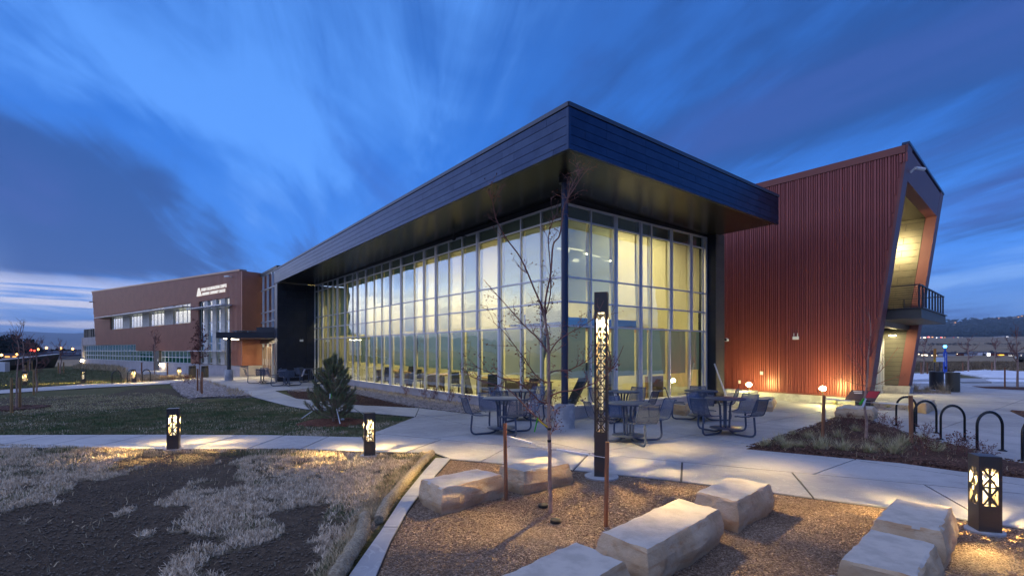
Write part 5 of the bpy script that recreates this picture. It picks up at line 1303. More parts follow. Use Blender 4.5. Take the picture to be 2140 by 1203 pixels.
for s in (-1, 1): MB().hexa([(-1.2, s*.835, 1.12), (1.5, s*.835, 1.12), (1.5, s*.78, 1.12), (-1.2, s*.78, 1.12)], [(-0.75, s*.74, 1.66), (1.25, s*.74, 1.66), (1.25, s*.66, 1.66), (-0.75, s*.66, 1.66)]).build('side_window', M['glass_teal'], car)
for x_ in (-1.5, 1.5):
    for s in (-1, 1):
        wl = MB().tube([(x_, s*.72, .38), (x_, s*.92, .38)], .38, 18).build('wheel', M['rubber'], car); MB().tube([(x_, s*.921, .38), (x_, s*.93, .38)], .22, 12).build('rim', M['alu'], wl)
for s in (-.6, .6): MB().box(-2.45, -2.38, s-.18, s+.18, .75, .92).build('headlight', M['white'], car)

# ================================================================== TREES
def leafset(name, pts, size, m, rnd, parent, n_each=1, spread=0.05):
    V = []; F = []
    for p in pts:
        for _ in range(n_each):
            q = Vector(p)+Vector((rnd.gauss(0, spread), rnd.gauss(0, spread), rnd.gauss(0, spread)))
            a = Vector((rnd.uniform(-1, 1), rnd.uniform(-1, 1), rnd.uniform(-1, 0.3))).normalized()*size*rnd.uniform(.6, 1.3); b = a.orthogonal().normalized()*size*0.35
            o = len(V); V += [q, q+a*0.5+b, q+a, q+a*0.5-b]; F.append((o, o+1, o+2, o+3))
    if not V: return
    o = link(name, fast_mesh(name, np.array([tuple(v) for v in V]), np.array(F), m), parent); tag(o, kind='stuff'); return o
def twigs_on(path, rnd, n, ln, out, tips, depth=2):
    """random side twigs along a polyline"""
    segs = list(zip(path[:-1], path[1:]))
    for _ in range(n):
        i = rnd.randrange(len(segs)); a, b = segs[i]; t = rnd.random(); p = a.lerp(b, t); d = (b-a).normalized()
        s = Vector((rnd.gauss(0, 1), rnd.gauss(0, 1), rnd.gauss(0, 1))); s = (s-d*s.dot(d)).normalized()
        v = (d*rnd.uniform(.5, 1.0)+s*rnd.uniform(.5, 1.0)+Vector((0, 0, .25))).normalized(); L = ln*rnd.uniform(.4, 1.2)
        q = [p]; 
        for k in range(3):
            v = (v+Vector((rnd.gauss(0, .22), rnd.gauss(0, .22), rnd.gauss(0, .22)+.05))).normalized(); q.append(q[-1]+v*L/3)
        out.append(q); tips.append(q[-1]); tips.append(q[2])
        if depth > 1: twigs_on(q, rnd, 2, ln*0.5, out, tips, depth-1)
def drawn_tree(name, label, base, limbs, r0, rnd, ntw, ln, leaf_m, leaf_size, leaf_n, group=None, tr=0.0035, keep=1.0):
    """limbs: list of (points, r_start, r_end); the first is the trunk"""
    t = thing(name, label, 'tree', base, 0, group); b = Vector(base)
    def bez(pts):
        out = []; P = [Vector(p) for p in pts]
        for i in range(len(P)-1):
            p0 = P[max(i-1, 0)]; p1 = P[i]; p2 = P[i+1]; p3 = P[min(i+2, len(P)-1)]
            for k in range(4):
                s = k/4; out.append(0.5*((2*p1)+(p2-p0)*s+(2*p0-5*p1+4*p2-p3)*s*s+(3*p1-p0-3*p2+p3)*s**3))
        out.append(P[-1]); return out
    tw = []; tips = []
    for i, (pts, ra, rb) in enumerate(limbs):
        P = [p-b for p in bez(pts)]; m = len(P)
        MB().tube(P, [ra+(rb-ra)*k/(m-1) for k in range(m)], 8).build('trunk' if i == 0 else 'branch', M['bark'] if i == 0 else M['twig'], t, True)
        if i > 0 or True:
            st = 0 if i else m*2//3
            twigs_on(P[st:], rnd, ntw, ln, tw, tips)
    mb = MB()
    for q in tw: mb.tube(q, [tr, tr*.8, tr*.6, tr*.4], 4, False)
    if mb.v: tag(mb.build('twig', M['twig'], t), kind='stuff')
    leafset('dry_leaf', [p for p in tips if rnd.random() < keep], leaf_size, leaf_m, rnd, t, leaf_n, 0.03)
    return t
rt = random.Random(21); YT = 5.65
def tp(lst, y0=0.0, y1=0.0): n = max(1, len(lst)-1); return [Dp(a, b, YT+y0+(y1-y0)*i/n) for i, (a, b) in enumerate(lst)]
trunk = tp([(1151, 1072), (1149, 1000), (1149, 940), (1147, 880), (1147, 800), (1146, 720), (1141, 680), (1134, 645)])
limbs = [(trunk, .023, .013),
  (tp([(1146, 720), (1139, 640), (1151, 570), (1156, 512), (1170, 490), (1179, 431), (1197, 399), (1214, 372), (1230, 352)], 0, .25), .011, .003),
  (tp([(1185, 425), (1190, 400), (1205, 370), (1213, 354)], .2, .3), .005, .002),
  (tp([(1134, 645), (1115, 600), (1088, 539), (1055, 494), (1036, 455), (1029, 420), (1022, 398)], 0, -.45), .009, .0025),
  (tp([(1144, 735), (1127, 710), (1095, 679), (1064, 644), (1032, 609), (1011, 584)], 0, .4), .009, .0025),
  (tp([(1139, 660), (1150, 615), (1150, 560), (1146, 500), (1152, 470), (1160, 450)], 0, -.25), .007, .0025),
  (tp([(1145, 842), (1128, 838), (1112, 822), (1085, 800), (1045, 788), (1010, 772), (968, 758)], 0, -.5), .008, .002),
  (tp([(1146, 896), (1128, 876), (1108, 860), (1092, 842), (1060, 812), (1020, 800), (985, 786), (962, 768)], 0, .5), .010, .003),
  (tp([(1148, 828), (1172, 818), (1200, 815), (1238, 802), (1268, 782), (1290, 752), (1303, 722)], 0, -.35), .008, .002),
  (tp([(1148, 780), (1162, 774), (1188, 773), (1212, 762), (1238, 745), (1255, 724)], 0, .35), .007, .002),
  (tp([(1146, 742), (1163, 715), (1186, 698), (1215, 682), (1243, 662), (1262, 628)], 0, .3), .007, .002),
  (tp([(1143, 800), (1118, 782), (1098, 752), (1074, 720), (1050, 690), (1030, 672)], 0, -.3), .006, .002),
  (tp([(1148, 915), (1158, 890), (1160, 870), (1156, 850)], 0, .1), .003, .0015)]
limbs = [limbs[0]]+[(a, b*1.12, c*1.3) for a, b, c in limbs[1:]]
bt = drawn_tree('bare_tree', 'slender bare young tree in the gravel, strapped between two timber stakes', trunk[0], limbs, .021, rt, 13, .22, M['dryleaf'], .026, 1, None, .0034, .85)
# nursery tape on its low limb
q = [Dp(1124, 872, YT)-trunk[0], Dp(1117, 902, YT)-trunk[0]]; MB().beam(q[0], q[1], .014, .003, (0, 1, 0)).build('green_tape', M['green_tape'], bt)
q = [Dp(a, b, YT-.003)-trunk[0] for a, b in ((1124, 875), (1133, 884), (1147, 893))]; MB().tube(q, .009, 7).build('yellow_tape', M['yellow_tape'], bt)
for y_ in (893, 918): MB().tube([Dp(1148, y_, YT)-trunk[0], Dp(1148, y_+5, YT)-trunk[0]], .022, 10).build('rubber_tie', M['rubber'], bt)
def stake(label, p0, p1, r, m='stake', Y=None, group='timber tree stakes'):
    a = G(*p0); b = Dp(p1[0], p1[1], a.y if Y is None else Y); o = MB().tube([(0, 0, -.05), tuple(b-a)], [r, r*.96], 10).build('tree_stake', M[m], None, True)
    o.location = a; return tag(o, label, 'stake', group), a, b
_, s1a, s1b = stake('rust brown timber stake left of the bare tree, before a stone seat', (1058, 1041), (1055, 884), .023)
_, s2a, s2b = stake('rust brown timber stake right of the bare tree, in front of the light column', (1266, 1096), (1269, 922), .023)
def strap(label, a, b, m0, m1, group='white tree straps'):
    t = thing('tree_strap', label, 'strap', a, 0, group); d = b-a
    MB().tube([(0, 0, 0), tuple(d)], .0035, 6).build('wire', M['alu'], t)
    MB().tube([tuple(d*m0), tuple(d*m1)], .011, 10).build('sleeve', M['strap'], t, True)
k1 = Dp(1057, 910, s1a.y); k2 = Dp(1148, 936, YT); k3 = Dp(1268, 956, s2a.y)
strap('white sleeved strap from the left stake to the bare tree', k1, k2, .08, .62); strap('white sleeved strap from the bare tree to the right stake', k2, k3, .14, .70)
# tree in the planting bed with two stakes
YT = 1.8*FP/(921-HY)
trunk2 = tp([(1809, 921), (1811, 880), (1806, 840), (1812, 800), (1815, 740), (1820, 690), (1815, 650)])
L2 = [(trunk2, .030, .004)]
for (a, b, c) in (((1811, 800), (1790, 770), (1768, 735)), ((1812, 790), (1840, 775), (1868, 738)), ((1814, 760), (1800, 730), (1792, 690)), ((1815, 745), (1832, 715), (1838, 680)), ((1810, 812), (1838, 800), (1880, 785)), ((1812, 778), (1786, 750), (1778, 720)), ((1816, 720), (1806, 695), (1803, 668)), ((1812, 806), (1780, 800), (1756, 788))):
    L2.append((tp([a, b, c], 0, rt.uniform(-.5, .5)), .009, .003))
drawn_tree('bare_tree', 'bare young tree in the planting bed before the leaning frame', trunk2[0], L2, .03, rt, 7, .28, M['dryleaf'], .02, 1, None, .0030, .3)
_, s3a, s3b = stake('rust brown timber stake at the left of the planting bed', (1719, 917), (1722, 826), .033)
_, s4a, s4b = stake('rust brown timber stake at the right of the planting bed, before the hoops', (1905, 931), (1903, 826), .036)
strap('white sleeved strap left of the planting bed tree', Dp(1722, 832, s3a.y), Dp(1809, 840, YT), .05, .65); strap('white sleeved strap right of the planting bed tree', Dp(1809, 840, YT), Dp(1904, 845, s4a.y), .30, .97)
t = thing('nursery_tag', 'green and white nursery tags on the planting bed tree', 'tag', Dp(1806, 832, YT-.03)); MB().beam((0, 0, 0), (-.09, 0, -.12), .045, .004, (0, 1, 0)).build('green_strip', M['green_tape'], t); MB().beam((.03, 0, 0), (-.03, 0, -.17), .04, .004, (0, 1, 0)).build('white_strip', M['strap'], t)
# staked saplings on the left lawn and by the wing
def sapling(label, px, top, stakes, r, seed, leaf=None, nl=0, spread=.5, ntw=5, slabs=None):
    b = G(*px); rnd = random.Random(seed); H = HC+(HY-top)/FP*b.y
    P = [b+Vector((rnd.gauss(0, .02), rnd.gauss(0, .02), 0)) if k == 0 else b+Vector((rnd.gauss(0, .03)*k/3, rnd.gauss(0, .03), H*k/5)) for k in range(6)]
    L = [(P, r, r*.25)]
    for k in range(9):
        z = rnd.uniform(.38, .92); i = min(4, int(z*5)); s = P[i].lerp(P[i+1], z*5-i); a = rnd.uniform(0, 6.28); w_ = spread*(1.15-z)*rnd.uniform(.6, 1.2)
        L.append(([s, s+Vector((math.cos(a)*w_*.6, math.sin(a)*w_*.6, H*.07)), s+Vector((math.cos(a)*w_, math.sin(a)*w_, H*.20))], r*.42, r*.12))
    t = drawn_tree('sapling', label, b, L, r, rnd, ntw, .30, leaf or M['dryleaf'], .07 if leaf else .03, nl or 1, 'staked saplings', max(.004, b.y*.00025), 1.0 if leaf else .25)
    for (sx, top_y, bot_y, lab) in stakes: stake(lab, (sx, bot_y), (sx, top_y), .034 if b.y < 24 else .045, 'stake_pale' if px[0] < 150 else 'stake')
sapling('bare sapling nearest at the far left, in its mulch ring', (34, 852), 696, [(24, 789, 862, 'pale timber stake left of the nearest left sapling'), (41.5, 788, 851, 'pale timber stake right of the nearest left sapling')], .030, 31, spread=.8)
sapling('bare sapling by the far path, left of the path bollard', (75, 820), 716, [(70.5, 772.5, 823, 'pale timber stake on the left of the sapling by the far path'), (76.5, 770, 817, 'pale timber stake on the right of the sapling by the far path')], .03, 32, spread=.8)
sapling('bare sapling behind the leftmost bollard light', (50, 790), 699, [(53, 762, 789, 'pale timber stake behind the leftmost bollard light')], .05, 33, spread=1.5)
sapling('bare sapling in front of the dark yard wall', (63, 775), 712, [(59, 752, 774, 'pale timber stake left of the sapling by the dark wall'), (67, 753, 774, 'pale timber stake right of the sapling by the dark wall')], .05, 34, spread=1.2)
sapling('bare sapling on the open lawn right of the dark yard wall', (127, 780), 712, [(122, 757, 780, 'pale timber stake left of the sapling on the open lawn'), (133, 756, 779, 'pale timber stake right of the sapling on the open lawn')], .05, 35, spread=1.2)
sapling('sapling with dark red leaves in the rock bed before the bins', (418, 822), 697, [(413, 770, 820, 'thin timber stake left of the red leafed sapling'), (422, 776, 825, 'thin timber stake right of the red leafed sapling')], .028, 36, M['dead_red'], 2, .55, 4)
sapling('thin bare sapling between two leaning stakes before the low windows', (324, 787), 692, [(296, 757, 782, 'timber stake left of the thin sapling before the low windows'), (350, 757, 786, 'timber stake right of the thin sapling before the low windows')], .035, 37, spread=.7)
sapling('bare sapling at the far right beyond the bike hoops', (2126, 811), 690, [(2100, 767, 811, 'rust brown timber stake at the far right beyond the bike hoops')], .05, 38, spread=.9)
sapling('bare sapling behind the snow right of the blue post', (2024, 776), 706, [(2012, 757, 777, 'timber stake behind the snow right of the blue post')], .06, 39, spread=1.6)
sapling('bare sapling behind the snow left of the crossing sign', (1930, 781), 712, [(1925, 757, 781, 'timber stake left of the crossing sign'), (1938, 757, 781, 'timber stake beside the crossing sign')], .05, 40, spread=1.2)
sapling('bare sapling beyond the snow before the lit shops', (2080, 774), 712, [(2073, 757, 775, 'timber stake beyond the snow before the lit shops')], .06, 41, spread=1.5)

# ---- little pine with guy wires
g = G(697, 880); rp = random.Random(4); HPN = 1.74
pine = thing('pine_tree', 'small bushy green pine in a red mulch ring, held by white guys', 'tree', (g.x, g.y, 0))
MB().tube([(0, 0, -.05), (0.01, 0, .6), (-.01, 0, 1.2), (0, 0, HPN-.05)], [.035, .03, .02, .008], 8).build('trunk', M['bark'], pine, True)
NV = []; NF = []
def needles(p, d, n, L):
    s0 = d.orthogonal().normalized(); s1 = d.cross(s0)
    for _ in range(n):
        a = rp.uniform(0, 6.28); v = (d*rp.uniform(.25, 1.0)+(s0*math.cos(a)+s1*math.sin(a))*rp.uniform(.5, 1.0)).normalized()*L*rp.uniform(.7, 1.2)
        w_ = v.orthogonal().normalized()*.0032; o = len(NV); NV.extend([p-w_, p+w_, p+v]); NF.append((o, o+1, o+2))
bm_ = []
for k in range(66):
    z = .07+(HPN-.40)*(k/66)**1.2; a = k*2.399+rp.uniform(-.4, .4); f = 1-z/HPN
    L = (.14+.68*f**.85)*rp.uniform(.7, 1.15); el = R(3+42*(1-f))*rp.uniform(.6, 1.3)
    d = Vector((math.cos(a)*math.cos(el), math.sin(a)*math.cos(el), math.sin(el))); P = [Vector((0, 0, z))]
    for i in range(6): d = (d+Vector((0, 0, .10+.02*i))).normalized(); P.append(P[-1]+d*L/6)
    bm_.append(P)
    for i in range(2, 7):
        for q in range(5): needles(P[i-1].lerp(P[i], q/5), (P[i]-P[i-1]).normalized(), 9, .065)
        if i in (3, 4, 5):
            for sgn in (-1, 1):
                sd = (d+d.cross(Vector((0, 0, 1)))*sgn*rp.uniform(.5, .9)+Vector((0, 0, .15))).normalized(); sl_ = L*.36*(1-.08*i)
                e = P[i]+sd*sl_+Vector((0, 0, .03)); bm_.append([P[i], (P[i]+e)/2, e])
                for q in range(7): needles(P[i].lerp(e, q/7), sd, 6, .07)
                needles(e, (sd+Vector((0, 0, .6))).normalized(), 12, .075)
    needles(P[-1], (d+Vector((0, 0, .8))).normalized(), 22, .085)
for k in range(20): needles(Vector((0, 0, HPN-.45+.45*k/20)), Vector((0, 0, 1)), 12, .075)
mb = MB()
for P in bm_: mb.tube(P, [.008*(1-i/len(P))+.003 for i in range(len(P))], 5, False)
tag(mb.build('branch', M['bark'], pine), kind='stuff')
tag(link('needles', fast_mesh('needles', np.array([tuple(v) for v in NV]), np.array(NF), M['needle']), pine), kind='stuff')
for (ax, ay), (bx_, by_), lab in (((630, 874), (690, 835), 'left'), ((711, 886), (703, 850), 'front'), ((762, 866), (708, 838), 'right')):
    a = G(ax, ay)-Vector((g.x, g.y, 0)); b = Vector((0, 0, .62)); MB().tube([a, a.lerp(b, .55)], .012, 8).build('guy_sleeve', M['strap'], pine); MB().tube([a.lerp(b, .55), b], .003, 5).build('guy_wire', M['alu'], pine)
g2 = G(716, 878)-Vector((g.x, g.y, 0)); MB().lathe([(0.01, 0), (.045, .02), (.04, .05), (.01, .06)], tuple(g2), 12).build('anchor_cap', M['strap'], pine, True)
a = Dp(690, 822, g.y-.45)-Vector((g.x, g.y, 0)); MB().beam(a, a+Vector((-.01, 0, -.12)), .025, .004, (0, 1, 0)).build('tag', M['strap'], pine); MB().beam(a+Vector((.02, 0, 0)), a+Vector((.02, 0, -.11)), .02, .004, (0, 1, 0)).build('green_tape', M['green_tape'], pine)

# ---- grass clumps and dead shrubs: one each, then copies
def tuft_mesh(name, n, h, spread, w_, m, seed, arch=.6):
    rnd = random.Random(seed); V = []; F = []
    for _ in range(n):
        a = rnd.uniform(0, 6.28); r0 = abs(rnd.gauss(0, spread*.16)); L = h*rnd.uniform(.5, 1.15); lean = rnd.uniform(.1, 1.0)*arch
        p = Vector((math.cos(a)*r0, math.sin(a)*r0, -.01)); a2 = a+rnd.gauss(0, .5); dr = Vector((math.cos(a2), math.sin(a2), 0)); sd = Vector((-dr.y, dr.x, 0))*w_
        v = (Vector((0, 0, 1))+dr*lean*.5).normalized(); o = len(V)
        for k in range(4):
            s = 1-k/3; V += [p-sd*s, p+sd*s]; v = (v+dr*lean*.38-Vector((0, 0, .08*k*lean))).normalized(); p = p+v*L/3
        for k in range(3): F.append((o+2*k, o+2*k+1, o+2*k+3, o+2*k+2))
    return fast_mesh(name, np.array([tuple(v) for v in V]), np.array(F), m)
tufts = [tuft_mesh('blades', 190, .30, .30, .0034, M['mix_grass'], 50+k, .95) for k in range(3)]
dryt = [tuft_mesh('blades', 170, .36, .55, .0055, M['drygrass'], 60+k, .75) for k in range(3)]
def clump(label, px, sc, meshes, group, kind='grass clump', nm='grass_clump'):
    g = G(*px) if len(px) == 2 and px[1] > 300 else Vector((px[0], px[1], 0)); rnd = random.Random(int(g.x*100+g.y*37))
    o = link(nm, rnd.choice(meshes)); o.location = (g.x, g.y, .02); o.rotation_euler = (0, 0, rnd.uniform(0, 6.28)); o.scale = (sc, sc, sc*rnd.uniform(.85, 1.1)); return tag(o, label, kind, group)
ORD = ['first', 'second', 'third', 'fourth', 'fifth', 'sixth', 'seventh', 'eighth', 'ninth', 'tenth', 'eleventh', 'twelfth', 'thirteenth', 'fourteenth', 'fifteenth', 'sixteenth', 'seventeenth', 'eighteenth', 'nineteenth', 'twentieth', 'twenty-first', 'twenty-second', 'twenty-third', 'twenty-fourth', 'twenty-fifth', 'twenty-sixth']
for row, lst in (('front', (((1598, 936), .9), ((1645, 940), 1.0), ((1672, 939), .8), ((1716, 944), 1.2), ((1764, 947), 1.25), ((1818, 951), 1.05), ((1868, 952), 1.2), ((1955, 950), 1.15))),
                 ('back', (((1628, 926), .85), ((1655, 912), .6), ((1690, 920), .8), ((1752, 918), .9), ((1790, 905), .8), ((1838, 930), .9), ((1885, 935), 1.1), ((1925, 925), .9)))):
    for k, (p, s) in enumerate(lst): clump('tufted grass clump in the %s row of the planting bed, %s from the left' % (row, ORD[k]), p, s, tufts, 'grass clumps in the planting bed')
for p, s, lab in (((1911, 817), 1.05, 'golden grass clump left of the black bin'), ((1938, 817), .8, 'golden grass clump at the foot of the black bin'), ((1970, 819), 1.1, 'golden grass clump before the grey metal bin')): clump(lab, p, s*1.25, dryt, 'golden grass clumps by the plaza bins')
for p, s, lab in (((1745, 845), .7, 'small green grass clump left of the information board'), ((1776, 846), .6, 'small green grass clump at the left foot of the information board'), ((1822, 849), .6, 'small green grass clump right of the information board'), ((1855, 852), .6, 'small green grass clump behind the rightmost bed stake')): clump(lab, p, s, tufts, 'small clumps before the red wall')
def shrub_mesh(seed, m=None, h=.42):
    rnd = random.Random(seed); t = []; tips = []; mb = MB()
    for _ in range(9):
        a = rnd.uniform(0, 6.28); v = Vector((math.cos(a)*.5, math.sin(a)*.5, 1)).normalized(); P = [Vector((0, 0, -.02))]
        for k in range(4): v = (v+Vector((rnd.gauss(0, .15), rnd.gauss(0, .15), .02))).normalized(); P.append(P[-1]+v*h*rnd.uniform(.8, 1.1)/4)
        t.append(P); twigs_on(P[1:], rnd, 3, h*.3, t, tips, 1)
    for P in t: mb.tube(P, [.004*(1-.6*i/len(P)) for i in range(len(P))], 4, False)
    V = []; F = []
    for p in tips:
        for _ in range(3):
            q = p+Vector((rnd.gauss(0, .018), rnd.gauss(0, .018), rnd.gauss(0, .018))); a = Vector((rnd.gauss(0, 1), rnd.gauss(0, 1), rnd.gauss(0, 1))).normalized()*.026; b = a.orthogonal().normalized()*.011
            o = len(V); V += [q, q+a*.5+b, q+a, q+a*.5-b]; F.append((o, o+1, o+2, o+3))
    return mb.mesh('stems', M['twig']), fast_mesh('dry_leaf', np.array([tuple(v) for v in V]), np.array(F), M['dead_red'])
SH = [shrub_mesh(70+k) for k in range(3)]
def shrub(label, px, sc, group):
    g = G(*px); k = int(g.x*77+g.y*31) % 3; o = link('dead_shrub', SH[k][0]); o.location = (g.x, g.y, .01); o.rotation_euler = (0, 0, g.x*9); o.scale = (sc,)*3
    tag(link('dry_leaf', SH[k][1], o), kind='stuff'); tag(o, label, 'shrub', group)
for k, (p, s) in enumerate((((1755, 866), .7), ((1770, 892), .8), ((1800, 905), .9), ((1845, 898), .9), ((1870, 905), .8), ((1925, 958), 1.0), ((1935, 918), .8), ((1995, 955), 1.05), ((2015, 962), .8), ((2060, 965), .8))): shrub('dead red brown shrub in the planting bed mulch, %s from the left' % ORD[k], p, s, 'dead shrubs in the planting bed')
for k, (p, s) in enumerate((((700, 800), .9), ((768, 808), .9), ((800, 815), 1.0), ((825, 820), .9), ((850, 828), 1.2), ((888, 835), 1.0), ((905, 835), 1.25), ((940, 843), 1.2), ((972, 848), 1.0))): shrub('small dead red shrub at the foot of the long glass wall, %s from the left' % ORD[k], p, s, 'dead shrubs along the glass wall')
for k, (p, s) in enumerate((((385, 801), 1.3), ((395, 803), 1.2), ((405, 800), 1.0))): shrub('low red shrub at the back of the rock bed, %s from the left' % ORD[k], p, s, 'red shrubs in the rock bed')

# ---- loose ground cover, joined (nobody could count it)
def blades(name, poly, n, h, w_, m, seed, dens=None, lean=.8, z0=-.03):
    rs_ = np.random.RandomState(seed); P = np.array(poly); lo = P.min(0); hi = P.max(0); X = []; 
    pts = rs_.rand(n*3, 2)*(hi-lo)+lo; pts = pts[in_poly(pts, poly)]
    if dens is not None: pts = pts[rs_.rand(len(pts)) < dens(pts[:, 0], pts[:, 1])]
    pts = pts[:n]; k = len(pts)
    if k == 0: return
    a = rs_.rand(k)*6.283; L = h*(.45+.8*rs_.rand(k)); ln = lean*rs_.rand(k); zc = z0+np.zeros(k)
    b = np.stack([pts[:, 0], pts[:, 1], zc], 1); d = np.stack([np.cos(a)*ln, np.sin(a)*ln, np.sqrt(np.maximum(.05, 1-ln**2))], 1)*L[:, None]
    a2 = a+1.57+rs_.normal(0, .5, k); s = np.stack([np.cos(a2), np.sin(a2), np.zeros(k)], 1)*(w_*(.6+.8*rs_.rand(k)))[:, None]
    mid = b+d*.6+np.array([0, 0, .0])+np.stack([rs_.normal(0, .1, k)*L, rs_.normal(0, .1, k)*L, np.zeros(k)], 1)
    V = np.concatenate([b-s, b+s, mid+s*.7, mid-s*.7, b+d+np.stack([np.cos(a)*L*.12, np.sin(a)*L*.12, -L*.12], 1)])
    i = np.arange(k); F = np.concatenate([np.stack([i, i+k, i+2*k], 1), np.stack([i, i+2*k, i+3*k], 1), np.stack([i+3*k, i+2*k, i+4*k], 1)])
    return tag(link(name, fast_mesh(name, V, F, m)), kind='stuff')
near_fore = pg((-150, 930), (0, 927), (220, 933), (351, 939), (615, 937), (768, 945), (900, 946), (880, 965), (792, 1085), (700, 1203), (660, 1270), (-150, 1270))
def d_dry(x, y): d, r, w_, f = lawn_masks(x, y); return np.clip(r*1.2-.1, 0, 1)*(.35+.65*(vnoise(x, y, 7, 5) > .42))
def d_dirt(x, y): d, r, w_, f = lawn_masks(x, y); return (d*.08*(vnoise(x, y, 3, 6) > .5))+.02
def d_green(x, y): d, r, w_, f = lawn_masks(x, y); return np.clip((vnoise(x, y, 2.3, 17)*.65+vnoise(x, y, 6.5, 18)*.35-.60)*9, 0, 1)*(1-d)
blades('dry_lawn_grass', near_fore, 110000, .062, .0046, M['paledry'], 1, d_dry, .9)
blades('straw_litter', near_fore, 12000, .06, .004, M['drygrass'], 2, d_dirt, 1.0, -.028)
blades('green_tufts', near_fore, 24000, .07, .0035, M['greengrass'], 3, d_green, .8)
strip = pg((-200, 929), (0, 929), (220, 935.5), (351, 940), (615, 939), (768, 946), (900, 948), (890, 958), (768, 958), (615, 950), (351, 950), (220, 950), (0, 965), (-200, 975))
blades('path_edge_grass', strip, 14000, .085, .0038, M['greengrass'], 4, lambda x, y: np.clip((vnoise(x, y, 1.1, 21)-.48)*6, 0, 1), .7)
blades('path_edge_dry_grass', strip, 16000, .07, .0036, M['drygrass'], 5, lambda x, y: np.clip((vnoise(x, y, 1.4, 22)-.40)*6, 0, 1), .8)
rollside = pg((880, 950), (897, 950), (786, 1078), (700, 1195), (670, 1240), (640, 1240), (740, 1090), (800, 1010))
blades('roll_edge_grass', rollside, 9000, .12, .004, M['drygrass'], 6, None, .9); blades('roll_edge_green', rollside, 4000, .11, .004, M['greengrass'], 7, lambda x, y: (vnoise(x, y, 2, 2) > .5)*1.0, .8)
north = pg((-250, 866), (0, 862), (300, 852), (420, 840), (527, 830), (600, 848), (640, 856), (760, 863), (864, 871), (755, 911), (571, 907), (342, 905), (0, 906), (-250, 906))
def d_n(x, y): d, r, w_, f = lawn_masks(x, y); return (1-.85*w_)*(1-.7*r)*np.clip(.25+1.2*vnoise(x, y, 1.2, 30), 0, 1)
blades('lawn_grass', north, 90000, .055, .0065, M['greengrass'], 8, d_n, .8)
blades('worn_lawn_grass', pg((-200, 832), (0, 829), (200, 822), (330, 818), (420, 838), (300, 851), (0, 862), (-200, 866)), 16000, .045, .008, M['mix_grass'], 39, lambda x, y: np.clip((vnoise(x, y, .7, 43)*.5+vnoise(x, y, 3.0, 44)*.5-.3)*3, 0, 1), .95)
blades('thatch', north, 26000, .05, .006, M['paledry'], 9, lambda x, y: np.clip((vnoise(x, y, .9, 33)*.6+vnoise(x, y, 3.5, 34)*.4-.5)*5, 0, 1), .95)
far_l = pg((-150, 778), (240, 768), (290, 785), (270, 798), (168, 801), (0, 812), (-150, 816))
blades('far_lawn_grass', far_l, 30000, .07, .018, M['greengrass'], 10, None, .8)
blades('lit_path_grass', pg((-100, 808), (160, 797), (255, 796), (268, 798.5), (168, 802), (0, 813.5)), 9000, .13, .014, M['greengrass'], 11, None, .6)
blades('tall_dry_grass', pg((250, 780), (300, 786), (372, 791), (300, 796), (262, 798)), 9000, .38, .010, M['drygrass'], 12, lambda x, y: np.clip(vnoise(x, y, .8, 3)*1.6-.3, 0, 1), .7)
blades('tall_dry_grass', pg((300, 789), (400, 790.5), (372, 792.6), (310, 796)), 6000, .30, .010, M['drygrass'], 13, None, .7)
blades('tall_dry_grass', pg((172, 761), (250, 767), (270, 778), (200, 773), (150, 769)), 7000, .45, .018, M['drygrass'], 14, None, .7)
blades('bed_edge_dry_grass', pg((424, 795), (440, 800), (500, 818), (526, 828), (480, 829), (468, 815), (440, 803)), 9000, .26, .009, M['drygrass'], 15, lambda x, y: np.clip(vnoise(x, y, 1.6, 4)*1.8-.3, 0, 1), .8)
blades('wall_foot_dry_grass', [lw(-.15, 4.2), lw(-.15, 15.4), lw(-.75, 15.0), lw(-.75, 4.8)], 7000, .20, .006, M['drygrass'], 16, lambda x, y: np.clip(vnoise(x, y, 1.5, 8)*2-.7, 0, 1), .8)
blades('mulch_litter', poly_mulch, 1200, .10, .004, M['drygrass'], 17, None, 1.0, .03)
blades('bin_foot_dry_grass', pg((1895, 814), (1985, 821), (1990, 823), (1900, 820)), 1200, .12, .006, M['drygrass'], 18, None, .9, .0)
def stones(name, poly, n, r, m, seed, dens=None, flat=.7, z0=-.004, nv=6):
    rs_ = np.random.RandomState(seed); P = np.array(poly); lo = P.min(0); hi = P.max(0)
    pts = rs_.rand(n*4, 2)*(hi-lo)+lo; pts = pts[in_poly(pts, poly)]
    if dens is not None: pts = pts[rs_.rand(len(pts)) < dens(pts[:, 0], pts[:, 1])]
    pts = pts[:n]; k = len(pts)
    base = np.array([(1, 0, 0), (0, 1, 0), (-1, 0, 0), (0, -1, 0), (0, 0, 1), (0, 0, -1)], float); T = np.array([(0, 1, 4), (1, 2, 4), (2, 3, 4), (3, 0, 4), (1, 0, 5), (2, 1, 5), (3, 2, 5), (0, 3, 5)])
    R_ = r*(.5+rs_.rand(k)); V = base[None]*(.7+.6*rs_.rand(k, 6, 1)); a = rs_.rand(k)*6.28; c, s = np.cos(a)[:, None], np.sin(a)[:, None]
    x = V[:, :, 0]*c-V[:, :, 1]*s; y = V[:, :, 0]*s+V[:, :, 1]*c; V = np.stack([x*1.25, y*.85, V[:, :, 2]*flat], 2)*R_[:, None, None]
    V[:, :, 0] += pts[:, 0:1]; V[:, :, 1] += pts[:, 1:2]; V[:, :, 2] += z0+R_[:, None]*.3
    F = (T[None]+np.arange(k)[:, None, None]*6).reshape(-1, 3); return tag(link(name, fast_mesh(name, V.reshape(-1, 3), F, m)), kind='stuff')
gv = pg((942, 960), (1041, 969), (1205, 984), (1400, 1004), (1613, 1030), (1842, 1060), (2140, 1105), (2140, 1230), (790, 1230), (820, 1131), (856, 1067), (892, 1017))
